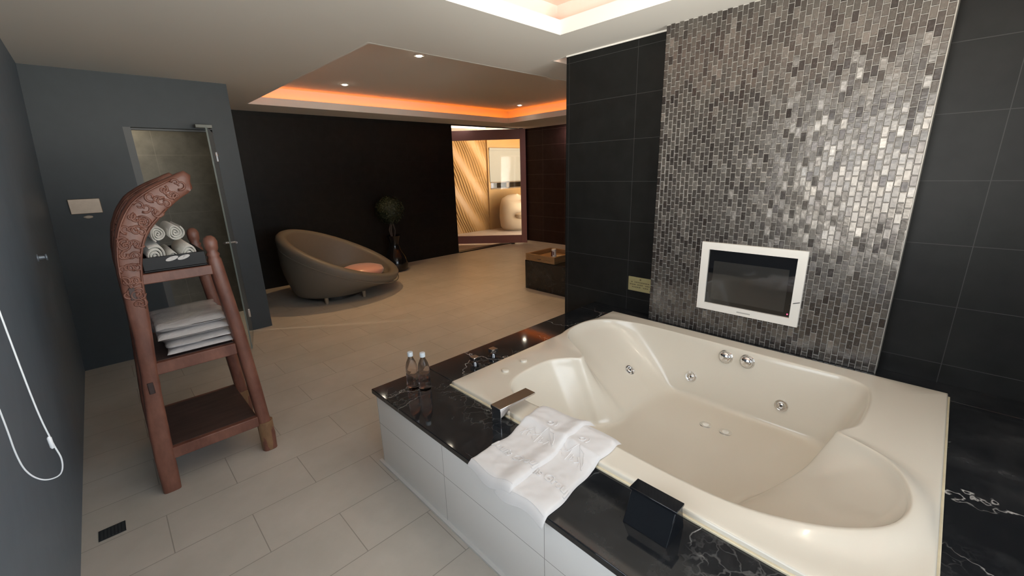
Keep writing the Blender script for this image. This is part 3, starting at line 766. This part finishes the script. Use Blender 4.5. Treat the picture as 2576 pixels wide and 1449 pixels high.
def rpost(yc):
    pr = []
    segs = [(0,.459,.038,.034),(.10,.462,.040,.034),(.22,.455,.033,.033),(.40,.446,.034,.033),(.80,.421,.034,.032),(1.10,.394,.034,.031),(1.19,.388,.031,.029),(1.205,.387,.025,.025),(1.218,.386,.031,.030),(1.232,.386,.022,.022),(1.25,.386,.029,.028),(1.285,.386,.031,.030),(1.305,.386,.024,.024),(1.316,.386,.010,.010)]
    rings = []
    for z, x, a, b in segs:
        rings.append([Vector((x+a*math.copysign(abs(math.cos(q*PI/8))**.7, math.cos(q*PI/8)) + .002*smooth_noise(q, z*9, yc, 1), yc+b*math.copysign(abs(math.sin(q*PI/8))**.7, math.sin(q*PI/8)), z)) for q in range(16)])
    return MB().loft(rings)
for yc in (2.665, 3.20):
    po = rpost(yc).build('post', M['wood'], st, smooth=True, angle=55)
for yc in (2.665, 3.20):
    MB().loft([[Vector((.459+(.0395+.001*k)*math.cos(q*PI/8), yc+(.0345+.001*k)*math.sin(q*PI/8), z)) for q in range(16)] for k, z in enumerate((0, .05, .10, .17, .19))]).build('worn_foot', M['woodraw'], st, smooth=True, angle=50)
def lerpx(z, side):
    R_ = RI if side == 0 else None
    if side == 0: k = min(range(NO), key=lambda i: abs(RI[i][1]-z)+(0 if i < NO*.6 else 9)); return RI[k][0]
    return .462-.034-(z*.062)
for z0, z1, nm in ((.178,.240,'low'), (.655,.718,'mid'), (1.118,1.168,'top')):
    xl, xr = lerpx(z1, 0)-.02, lerpx(z1, 1)+.012
    for yc in (2.655, 3.205): MB().box(xl, xr, yc-.018, yc+.018, z0, z1).build('rail', M['wood'], st, bevel=.004)
    for xs_ in (xl, xr-.03): MB().box(xs_, xs_+.03, 2.673, 3.187, z0, z1).build('side_rail', M['wood'], st, bevel=.004)
    MB().box(xl+.004, xr-.004, 2.668, 3.192, z1-.018, z1+.002).build('shelf_board', M['woodshelf'], st)
# black tray on the top shelf
tz = 1.1705; ty = thing('black_tray', (.22, 2.78, tz), 'black lacquer tray on the top shelf of the carved stand, full of towel rolls', 'tray')
tx0, tx1, ty0, ty1 = .100, .352, 2.648, 3.06
MB().box(tx0, tx1, ty0, ty1, tz, tz+.008).box(tx0, tx1, ty0, ty0+.008, tz+.008, tz+.072).box(tx0, tx1, ty1-.008, ty1, tz+.008, tz+.072).box(tx0, tx0+.008, ty0+.008, ty1-.008, tz+.008, tz+.072).box(tx1-.008, tx1, ty0+.008, ty1-.008, tz+.008, tz+.072).build('tray_body', M['blacktray'], ty, bevel=.002)
lf = MB()
for (cx_, sg) in ((.215, -1), (.262, 1)):
    lf.loft([[Vector((cx_+sg*.026*math.cos(a)*s_, ty0-.0025-.002*s_*0, tz+.055+.010*math.sin(a)*s_+sg*.006*math.cos(a))) for a in [q*PI/8 for q in range(16)]] for s_ in (.02, .6, 1)], cap=False)
lf.build('cloth_tag', M['towel'], ty)
# towel rolls
def roll(x, z, rx, rz, y0, L, lab, seed):
    o = thing('rolled_towel', (x, y0, z-rz), lab, 'towel', 'rolled towels in the black tray')
    n = 90; turns = 3.3; sp = []
    for k in range(n+1):
        a = k/n*turns*2*PI; r = .10+.90*k/n; wob = 1+.05*math.sin(3*a+seed)
        sp.append((math.cos(a+seed)*r*wob, math.sin(a+seed)*r*wob))
    th = .19; rings = []
    for k, (a, b) in enumerate(sp):
        r = math.hypot(a, b); ni, no = max(.02, r-th)/r, 1.0
        p_i = (x+a*ni*rx, z+b*ni*rz); p_o = (x+a*rx, z+b*rz); jit = .004*math.sin(k*.35+seed)
        rings.append([Vector((p_i[0], y0+.006+jit, p_i[1])), Vector(((p_i[0]+p_o[0])/2, y0-.002+jit, (p_i[1]+p_o[1])/2)), Vector((p_o[0], y0+.006+jit, p_o[1])), Vector((p_o[0], y0+L-.006, p_o[1])), Vector(((p_i[0]+p_o[0])/2, y0+L+.002, (p_i[1]+p_o[1])/2)), Vector((p_i[0], y0+L-.006, p_i[1]))])
    MB().loft(rings).build('towel_spiral', M['towel2'], o, smooth=True, angle=60); return o
tb = tz+.009
roll(.158, tb+.062, .042, .060, 2.662, .37, 'rolled white towel, lower left in the black tray beside the curved post', .3)
roll(.226, tb+.040, .025, .038, 2.664, .37, 'thin rolled white towel, bottom middle in the black tray between two thicker rolls', 1.7)
roll(.292, tb+.056, .041, .054, 2.660, .37, 'rolled white towel, lower right in the black tray next to the knobbed posts', 4.0)
roll(.187, 1.3480, .033, .042, 2.668, .34, 'rolled white towel, upper left roll on top of the pile', 2.4)
roll(.255, 1.3495, .037, .044, 2.664, .36, 'rolled white towel, upper right roll on top of the pile', 5.2)
# wrapped bathrobes on the middle shelf
def robe(x0, x1, y0, y1, z0, z1, lab, seed, tilt=0):
    o = thing('folded_bathrobe', ((x0+x1)/2, (y0+y1)/2, z0), lab, 'bathrobe', 'wrapped bathrobes on the middle shelf')
    nl = 2; hh = (z1-z0)/nl
    for l in range(nl):
        rings = []; n = 28; za = z0+hh*l+.001; zb = za+hh-.002
        for j in range(15):
            v = j/14; y = y0+(y1-y0)*v; e = (1-abs(2*v-1)**8)**.5*.98+.02; ring = []
            for q in range(n):
                a = q*2*PI/n; c_, s_ = math.cos(a), math.sin(a); ee = lambda w, p_: math.copysign(abs(w)**p_, w)
                X = (x0+x1)/2+(x1-x0)/2*ee(c_, .28); Z = (za+zb)/2+(zb-za)/2*ee(s_, .55)*e
                nz = .012*smooth_noise(X+seed, y, l+seed, 22); nz2 = .014*smooth_noise(X, y*1.4, l+seed+8, 9)
                if s_ < -.3: nz = nz2 = 0
                ring.append(Vector((X+nz*abs(c_), y+nz2*.5+.006*l, max(z0+.0005, Z+(nz+nz2)*.6*(1 if s_ > 0 else .2)))))
            rings.append(ring)
        MB().loft(rings).build('folded_layer', M['plasticwrap'], o, smooth=True, angle=70)
    return o
robe(.112, .398, 2.655, 3.08, .7215, .790, 'lower of the two plastic-wrapped folded bathrobes on the middle shelf', 1.0)
robe(.085, .396, 2.660, 3.10, .7975, .895, 'upper of the two plastic-wrapped folded bathrobes on the middle shelf', 6.0)

# ------------------------------------------------------------------ blind cord beside the window
cl_ = []
for z in [2.3-k*.02 for k in range(70)]:
    if z > .97: cl_.append((-.2045, 1.45, z))
loop = [(-.2045,1.45,2.28),(-.2045,1.45,1.9),(-.2045,1.45,1.4),(-.2040,1.45,1.10),(-.1985,1.45,.985),(-.194,1.45,.93),(-.205,1.45,.893),(-.232,1.45,.893),(-.252,1.45,.925),(-.2585,1.45,.98),(-.257,1.45,1.10),(-.257,1.45,1.5),(-.254,1.45,1.9),(-.250,1.45,2.28)]
cd = thing('blind_cord', (-.23, 1.45, .89), 'thin white looped roller blind cord hanging beside the blue wall', 'cord')
lp = []
for i in range(len(loop)-1):
    P = [loop[max(0,i-1)], loop[i], loop[i+1], loop[min(len(loop)-1,i+2)]]
    for q in range(8): lp.append(tuple(cr(P[0][j],P[1][j],P[2][j],P[3][j],q/8) for j in range(3)))
lp.append(loop[-1]); MB().tube(lp, .0017, 6).build('loop', M['cord'], cd, smooth=True)
MB().lathe([(.002,-.018),(.0042,-.014),(.0045,.012),(.002,.016)], (-.201, 1.45, .985), 12).build('connector', M['cord'], cd, smooth=True)
MB().box(-.275, -.16, 1.43, 1.47, 2.28, 2.33).build('bracket', M['white'], cd, bevel=.004)
# robe hook on the left wall
hk = thing('wall_hook', (-.288, 3.47, 1.205), 'small pale oval hook on the blue side wall', 'hook')
MB().lathe([(.014,0),(.014,.006),(.008,.008),(.006,.03),(.012,.034),(.012,.04),(.001,.043)], (-.293, 3.47, 1.205), 16, M=Matrix.Rotation(PI/2, 3, 'Y')@Matrix.Diagonal((1.6,.8,1))).build('peg', simple('dull_hook', (.25,.28,.32), .4, .5), hk, smooth=True, angle=50)
# plate on the partition
wp = thing('wall_plate', (-.06, W0, 1.30), 'brushed copper coloured wall plate with small pull on the blue partition', 'wall plate')
MB().box(-.162, .033, W0-.022, W0, 1.346, 1.468).build('cover', M['plate'], wp, bevel=.004)
MB().lathe([(.028,0),(.030,.006),(.024,.012),(.001,.014)], (-.066, W0-.001, 1.318), 20, M=Matrix.Rotation(PI/2, 3, 'X')@Matrix.Diagonal((1,.45,1))).build('pull', simple('cream_pull', (.6,.52,.42), .4), wp, smooth=True, angle=50)
# floor drain
fd = thing('floor_drain', (-.262, 2.512, 0), 'rectangular dark floor drain in the tiles near the blue wall', 'drain')
MB().box(-.312, -.216, 2.472, 2.553, 0, .003).build('drain_frame', M['drain'], fd)
gg = MB()
for k in range(7): gg.box(-.304+k*.0125, -.297+k*.0125, 2.478, 2.547, .003, .0045)
gg.build('grate', simple('drain_bars', (.09,.095,.10), .35, .6), fd)

# ------------------------------------------------------------------ shower glass door
gd = thing('glass_door', (.935, W0-.01, 0), 'frameless glass shower door standing open beside the carved stand', 'door')
hx, hy, ex, ey = .935, 5.045, .797, 4.487
dv = Vector((ex-hx, ey-hy, 0)).normalized(); nv_ = Vector((-dv.y, dv.x, 0))
def leafbox(a0, a1, z0, z1, th, off=0):
    A = Vector((hx, hy, 0))+dv*a0; B_ = Vector((hx, hy, 0))+dv*a1; L = Vector((ex-hx, ey-hy, 0)).length
    o_ = nv_*off
    return [A-nv_*th/2+o_+Vector((0,0,z0)), B_-nv_*th/2+o_+Vector((0,0,z0)), B_+nv_*th/2+o_+Vector((0,0,z0)), A+nv_*th/2+o_+Vector((0,0,z0))], [A-nv_*th/2+o_+Vector((0,0,z1)), B_-nv_*th/2+o_+Vector((0,0,z1)), B_+nv_*th/2+o_+Vector((0,0,z1)), A+nv_*th/2+o_+Vector((0,0,z1))]
LL = (Vector((ex, ey))-Vector((hx, hy))).length
MB().hexa(*leafbox(.004, LL-.006, .016, 2.02, .010)).build('glass_leaf', M['glass'], gd)
MB().hexa(*leafbox(LL-.006, LL, .016, 2.02, .012)).hexa(*leafbox(.0, .004, .016, 2.02, .010)).hexa(*leafbox(.0, LL, .008, .016, .012)).build('edge_seal', M['glassedge'], gd)
for zc in (1.80, .22):
    MB().hexa(*leafbox(-.03, .055, zc-.045, zc+.045, .030)).build('hinge', M['chrome'], gd, bevel=.004)
hd_ = MB()
for s_ in (1, -1):
    p0 = Vector((hx, hy, 0))+dv*(LL-.10)
    hd_.tube([p0+nv_*s_*.005+Vector((0,0,1.03)), p0+nv_*s_*.045+Vector((0,0,1.03))], .010, 14)
    hd_.tube([p0+nv_*s_*.045+dv*.05+Vector((0,0,1.03)), p0+nv_*s_*.045-dv*.05+Vector((0,0,1.03))], .011, 14)
hd_.build('handle', M['chrome'], gd, smooth=True, angle=50)
tag(MB().box(.80, .93, 4.95, 4.99, 2.055, 2.085).box(.90, .93, 4.99, W0, 2.055, 2.085).build('door_stop', simple('dull_bracket', (.20,.21,.19), .5, .3), bevel=.003), 'small steel stop bracket above the glass shower door', 'bracket')

# ------------------------------------------------------------------ pivot door
pd_ = thing('pivot_door', (6.50, 6.80, 0), 'mauve framed glazed pivot door standing ajar in the far doorway', 'door')
A = Vector((6.775, 6.52, 0)); Bq = Vector((5.560, 7.785, 0)); pdv = (Bq-A).normalized(); PL = (Bq-A).length; pn = Vector((-pdv.y, pdv.x, 0))
def pbox(a0, a1, z0, z1, th):
    P0 = A+pdv*a0; P1 = A+pdv*a1
    return [P0-pn*th/2+Vector((0,0,z0)), P1-pn*th/2+Vector((0,0,z0)), P1+pn*th/2+Vector((0,0,z0)), P0+pn*th/2+Vector((0,0,z0))], [P0-pn*th/2+Vector((0,0,z1)), P1-pn*th/2+Vector((0,0,z1)), P1+pn*th/2+Vector((0,0,z1)), P0+pn*th/2+Vector((0,0,z1))]
ZD = 2.43; fw = .12
MB().hexa(*pbox(0, fw, .03, ZD, .05)).hexa(*pbox(PL-fw, PL, .03, ZD, .05)).hexa(*pbox(fw, PL-fw, .03, .03+.17, .05)).hexa(*pbox(fw, PL-fw, ZD-.20, ZD, .05)).build('door_frame', M['purple'], pd_, bevel=.003)
MB().hexa(*pbox(fw, PL-fw, .20, ZD-.20, .010)).build('glass_panel', M['doorglass'], pd_)
MB().hexa(*pbox(.05, .13, ZD, ZD+.012, .06)).hexa(*pbox(.28, .36, .0, .03, .04)).build('pivot', M['chrome_dark'], pd_)
# beyond: tube lamp, armchair
tag(MB().tube([(5.30, 7.45, 2.485), (6.30, 7.25, 2.485)], .020, 10).build('tube_lamp', M['tube']), 'bright fluorescent tube on the ceiling beyond the mauve door', 'lamp')
ac = thing('armchair', (8.45, 8.45, 0), 'rounded cream armchair seen through the mauve door glass', 'armchair')
rg = []
for k, (r, z) in enumerate(((.46,0),(.55,.10),(.58,.35),(.56,.62),(.50,.80),(.36,.86),(.05,.88))):
    rg.append([Vector((8.45+r*1.05*math.cos(a), 8.45+r*.75*math.sin(a), z*(1+.10*math.sin(a)))) for a in [q*PI/16 for q in range(32)]])
MB().loft(rg).build('rounded_back', M['cream'], ac, smooth=True, angle=60)
MB().lathe([(.30,0),(.36,.03),(.37,.12),(.30,.16),(.001,.17)], (8.35, 8.02, .34), 28, M=Matrix.Diagonal((1,.7,1))).build('seat_cushion', M['cream'], ac, smooth=True, angle=60)

# ------------------------------------------------------------------ marble bench, tray, cups
bn = tag(MB().box(4.092, 5.2, 2.2, 3.988, 0, .405).build('marble_bench', M['marble2'], bevel=.008), 'low black marble bench block partly hidden by the tiled pillar', 'bench')
wt = thing('wooden_tray', (4.35, 3.70, .406), 'light wooden box tray on the black marble bench', 'tray')
MB().box(4.088, 4.62, 3.455, 3.968, .4065, .44).box(4.088, 4.62, 3.455, 3.48, .44, .500).box(4.088, 4.62, 3.943, 3.968, .44, .500).box(4.088, 4.113, 3.48, 3.943, .44, .500).box(4.595, 4.62, 3.48, 3.943, .44, .500).build('tray_body', M['lightwood'], wt, bevel=.003)
def cup(x, y, z, lab, hh=.105):
    o = thing('paper_cup', (x, y, z), lab, 'cup', 'cups in the wooden tray')
    MB().lathe([(.040,0),(.041,.004),(.038,.006),(.037,.012),(.030,hh-.006),(.030,hh-.001),(.026,hh-.001),(.001,hh-.002)], (x, y, z), 28).build('body', M['cup'], o, smooth=True, angle=40)
    return o
c1_ = cup(4.185, 3.545, .4405, 'upside-down white and maroon paper cup in the wooden tray', .150)
pr_ = MB()
for a0, a1, z0, z1 in ((2.4,3.3,.055,.125),(3.5,3.9,.075,.120),(1.5,2.1,.06,.11)):
    for q in range(6):
        aa, ab = a0+(a1-a0)*q/6, a0+(a1-a0)*(q+1)/6; rr = lambda z: .0385-.0085*z/.150+.0004
        pr_.add([(4.185+rr(z)*math.cos(a), 3.545+rr(z)*math.sin(a), .4405+z) for a, z in ((aa,z0),(ab,z0),(ab,z1),(aa,z1))], [(0,1,2,3)])
pr_.build('printed_pattern', M['maroon'], c1_)
sc = thing('saucer', (4.36, 3.62, .4405), 'small white saucer with a gold sachet in the wooden tray', 'saucer')
MB().lathe([(.035,0),(.04,.004),(.075,.016),(.076,.019),(.04,.008),(.001,.007)], (4.36, 3.60, .4405), 32).build('dish', M['cup'], sc, smooth=True, angle=40)
MB().box(4.33, 4.39, 3.58, 3.63, .450, .462).build('sachet', simple('gold_foil', (.75,.55,.2), .3, .6), sc, bevel=.004)
sv = thing('steel_tongs', (4.22, 3.70, .4405), 'thin dark curved metal tongs lying in the wooden tray', 'tongs')
MB().tube([(4.16+.09*math.cos(a), 3.72+.05*math.sin(a), .446) for a in [PI*.35+q*PI*1.3/14 for q in range(15)]], .004, 6).build('loop_arm', M['chrome_dark'], sv)

# ------------------------------------------------------------------ lounge chair
ch = thing('lounge_chair', (2.2, 5.72, 0), 'large round taupe tub lounge chair with one high rolled side', 'chair')
RCX, RCY, RA, RB = 2.27, 5.74, .695, .60
NT_ = 72; th0 = math.radians(142)
def rimz(a): 
    return .54+.32*math.cos(a-th0)
def rimp(a, grow=0): return Vector((RCX+(RA+grow)*math.cos(a), RCY+(RB+grow)*math.sin(a), rimz(a)))
BCX, BCY, BA, BB = 2.15, 5.76, .50, .45
rings = []
def bas(a, k, z): return Vector((BCX+BA*k*math.cos(a), BCY+BB*k*math.sin(a), z))
angs = [q*2*PI/NT_ for q in range(NT_)]
rings.append([bas(a, .92, .075) for a in angs]); rings.append([bas(a, 1.0, .085) for a in angs]); rings.append([bas(a, 1.05, .12) for a in angs])
for t_ in (.2, .4, .6, .8, .92):
    rings.append([bas(a, 1.05, .12).lerp(rimp(a, .055)+Vector((0,0,-.05)), t_) + Vector((math.cos(a), math.sin(a), 0))*.045*math.sin(t_*PI) for a in angs])
tr = .068
for b_ in (0, 30, 60, 90, 120, 150, 180):
    r_ = math.radians(b_); rings.append([rimp(a) + Vector((math.cos(a), math.sin(a), 0))*tr*math.cos(r_) + Vector((0,0,1))*tr*.85*math.sin(r_) for a in angs])
SZ = .19
def seatp(a, k): return Vector((2.27+.47*k*math.cos(a), 5.74+.40*k*math.sin(a), SZ))
for t_ in (.2, .45, .7, .88, 1.0):
    rr_ = []
    for a in angs:
        p0 = rimp(a)-Vector((math.cos(a), math.sin(a), 0))*tr; p1 = seatp(a, 1)
        p1.z = min(SZ, rimz(a)-.05)
        q = p0.lerp(p1, t_); q.z = p0.z+(p1.z-p0.z)*(1-(1-t_)**1.7) if p0.z > p1.z else q.z
        rr_.append(q)
    rings.append(rr_)
for k in (.7, .35, .02): rings.append([Vector((seatp(a, k).x, seatp(a, k).y, SZ-.01*(1-k))) for a in angs])
MB().loft(rings).build('upholstered_shell', M['chair'], ch, smooth=True, angle=70)
MB().tube([rimp(a, .058)+Vector((0,0,-.075)) for a in angs], .007, 8, closed=True).build('piping', M['chair'], ch, smooth=True)
MB().lathe([(.36,.028),(.36,.078)], (2.12, 5.76, 0), 48).build('plinth', M['darkbase'], ch)
for (x, y) in ((2.36, 5.36), (1.88, 5.42), (2.46, 6.12), (1.80, 6.1)):
    MB().lathe([(.022,0),(.026,.085)], (x, y, 0), 16).build('foot', simple('pale_wood_foot', (.30,.24,.17), .4), ch)
MB().lathe([(.001,0),(.20,.0),(.265,.03),(.285,.075),(.265,.120),(.18,.150),(.001,.160)], (2.50, 5.66, .215), 48, M=Matrix.Diagonal((1.08,.98,1))).build('seat_pad', M['pink'], ch, smooth=True, angle=0)

# ------------------------------------------------------------------ topiary behind the chair
pt = thing('topiary_plant', (3.47, 6.45, 0), 'dark round topiary ball in a black vase behind the lounge chair', 'plant')
MB().lathe([(.13,0),(.19,.03),(.20,.12),(.17,.25),(.10,.36),(.075,.46),(.10,.56),(.115,.60),(.10,.60),(.07,.56),(.001,.55)], (3.47, 6.45, 0), 32).build('vase', M['pot'], pt, smooth=True, angle=60)
MB().tube([(3.45,6.45,.55),(3.44,6.46,.68),(3.46,6.45,.85)], .016, 8).tube([(3.49,6.46,.55),(3.51,6.45,.68),(3.47,6.45,.86)], .012, 8).tube([(3.43,6.43,.55),(3.40,6.44,.70),(3.45,6.45,.84)], .010, 8).build('trunk', M['stem'], pt, smooth=True)
lv = MB(); 
for k in range(1500):
    z_ = 1-2*(k+.5)/1500; a = k*2.399963; r_ = math.sqrt(1-z_*z_); n_ = Vector((r_*math.cos(a), r_*math.sin(a), z_))
    c_ = Vector((3.45, 6.45, 1.02))+n_*(.215+rnd.uniform(-.03, .02)); u = n_.orthogonal().normalized(); u.rotate(Matrix.Rotation(rnd.uniform(0, 6.28), 3, n_)); w = n_.cross(u)
    lv.add([c_-u*.016, c_+w*.009+n_*.006, c_+u*.018+n_*.012, c_-w*.009+n_*.004], [(0,1,2,3)])
lv.lathe([(.001,-.19),(.10,-.16),(.17,-.09),(.19,0),(.17,.09),(.10,.16),(.001,.19)], (3.45, 6.45, 1.02), 20)
lv.build('foliage', M['leaf'], pt)

# ------------------------------------------------------------------ lights
def spot(name, loc, energy, col, size=2.2, blend=.5, rad=.03, to=None):
    l = bpy.data.lights.new(name, 'SPOT'); l.energy = energy; l.color = col; l.spot_size = size; l.spot_blend = blend; l.shadow_soft_size = rad
    o = bpy.data.objects.new(name, l); C.objects.link(o); o.location = loc
    if to: o.rotation_euler = (Vector(to)-Vector(loc)).to_track_quat('-Z', 'Y').to_euler()
    return o
WARM = (1, .62, .28)
dl0 = None
def downlight(x, y, z, energy, lab, group, col=WARM, size=1.75, blend=1.0):
    global dl0
    if dl0 is None:
        o = thing('downlight', (x, y, z), lab, 'lamp', group); dl0 = o
        MB().lathe([(.050,-.004),(.052,0),(.036,0),(.034,-.006)], (x, y, z), 28, cap=False).build('trim_ring', M['trimwhite'], o, smooth=True, angle=40)
        MB().lathe([(.034,-.003),(.024,-.012),(.001,-.016)], (x, y, z), 20).build('lens', M['lamp_w'], o, smooth=True)
    else:
        o = copy_tree(dl0, (x, y, z)); o['label'] = lab; o['group'] = group
    s_ = spot('downlight_beam', (x, y, z-.03), energy, col, size, blend); return o
GA = 'downlights in the far ceiling tray'
downlight(2.57, 3.90, 2.709, 48, 'recessed downlight in the far ceiling tray, largest and nearest', GA)
downlight(2.58, 5.65, 2.709, 68, 'recessed downlight in the far ceiling tray, above the lounge chair', GA)
downlight(4.53, 3.76, 2.709, 48, 'recessed downlight in the far ceiling tray, beside the tiled pillar', GA)
downlight(5.74, 5.65, 2.709, 40, 'recessed downlight in the far ceiling tray, smallest, by the amber corner', GA)
GB = 'downlights above the bathtub'
for x, y, lb in ((2.1,1.25,'by the mosaic and the far end of the tub'),(1.45,.75,'over the embossed towels'),(1.45,-.25,'over the near lounging end'),(2.1,.1,'by the mosaic and the near end of the tub')):
    downlight(x, y, 2.719, 6, 'recessed downlight above the bathtub, ' + lb, GB, (1,.86,.68), 2.6, .8)
def strips(n, x0, x1, y0, y1, mat, lab):
    mb = MB()
    if n == 'A':
        z, e, t_ = H+.030, .024, .004
        for a, b, c, d in ((x0-e-t_, x0-e, y0-e, y1+e), (x1+e, x1+e+t_, y0-e, y1+e), (x0-e, x1+e, y0-e-t_, y0-e), (x0-e, x1+e, y1+e, y1+e+t_)): mb.box(a, b, c, d, z, z+.030)
        tag(mb.build('cove_light', M[mat]), lab, 'light strip'); return
    z = H+.026; e = .10
    for a, b, c, d in ((x0-e-.01, x0-e+.01, y0-e, y1+e), (x1+e-.01, x1+e+.01, y0-e, y1+e), (x0-e, x1+e, y0-e-.01, y0-e+.01), (x0-e, x1+e, y1+e-.01, y1+e+.01)): mb.box(a, b, c, d, z, z+.012)
    tag(mb.build('cove_light', M[mat]), lab, 'light strip')
strips('A', 1.583, 6.0, 3.01, 6.226, 'orange', 'amber strip light hidden behind the far ceiling tray lip')
strips('B', .55, 2.486, -1.0, 2.05, 'orangeB', 'soft amber strip light hidden in the ceiling tray over the bathtub')
strips('C', 3.15, 4.8, .9, 2.54, 'pinkstrip', 'pinkish strip light hidden in the ceiling tray past the tiled pillar')
spot('shower_room_lamp', (-.05, 5.80, 2.35), 55, (1,.82,.58), 2.9, .6, .03, to=(.9, 4.4, 0))
# wash on the far tiled wall
spot('bedroom_wall_washer', (6.93, 5.6, 2.45), 16, (1,.62,.55), 2.7, 1.0, .05, to=(7.15, 5.9, 1.7))
pl = bpy.data.lights.new('hall_lamp', 'POINT'); pl.energy = .8; pl.color = (1,.72,.40); pl.shadow_soft_size = .15
po_ = bpy.data.objects.new('hall_lamp', pl); C.objects.link(po_); po_.location = (7.0, 7.9, 2.3)
# window portals
def portal(loc, sx, sy, rot):
    l = bpy.data.lights.new('window_portal', 'AREA'); l.shape = 'RECTANGLE'; l.size = sx; l.size_y = sy
    o = bpy.data.objects.new('window_portal', l); C.objects.link(o); o.location = loc; o.rotation_euler = rot; l.cycles.is_portal = True
portal((-.46, (wy0+wy1)/2, (wz0+wz1)/2), wz1-wz0, wy1-wy0, (0, -PI/2, 0))
portal(((bx0+bx1)/2, YB-.12, (bz0+bz1)/2), bx1-bx0, bz1-bz0, (PI/2, 0, 0))  # portal of the added back window
w = bpy.data.worlds.new('daylight'); bpy.context.scene.world = w; w.use_nodes = True
wt_ = w.node_tree; bg = wt_.nodes['Background']; tc = wt_.nodes.new('ShaderNodeTexCoord'); sx = wt_.nodes.new('ShaderNodeSeparateXYZ'); wt_.links.new(tc.outputs['Generated'], sx.inputs[0])
cr_ = wt_.nodes.new('ShaderNodeValToRGB'); mr_ = wt_.nodes.new('ShaderNodeMapRange'); mr_.inputs['From Min'].default_value = -.5; mr_.inputs['From Max'].default_value = .5
wt_.links.new(sx.outputs[2], mr_.inputs['Value']); wt_.links.new(mr_.outputs[0], cr_.inputs[0])
cr_.color_ramp.elements[0].position = .40; cr_.color_ramp.elements[0].color = (1,.96,.88,1); cr_.color_ramp.elements[1].position = .55; cr_.color_ramp.elements[1].color = (.27,.295,.325,1)  # lower half brightened well past the sky, added to light the ceiling
wt_.links.new(cr_.outputs[0], bg.inputs[0]); bg.inputs[1].default_value = 20

# ------------------------------------------------------------------ view
vs_ = bpy.context.scene.view_settings
vs_.view_transform = 'Standard'; vs_.look = 'None'; vs_.gamma = 1; vs_.exposure = -0.05; vs_.use_curve_mapping = False
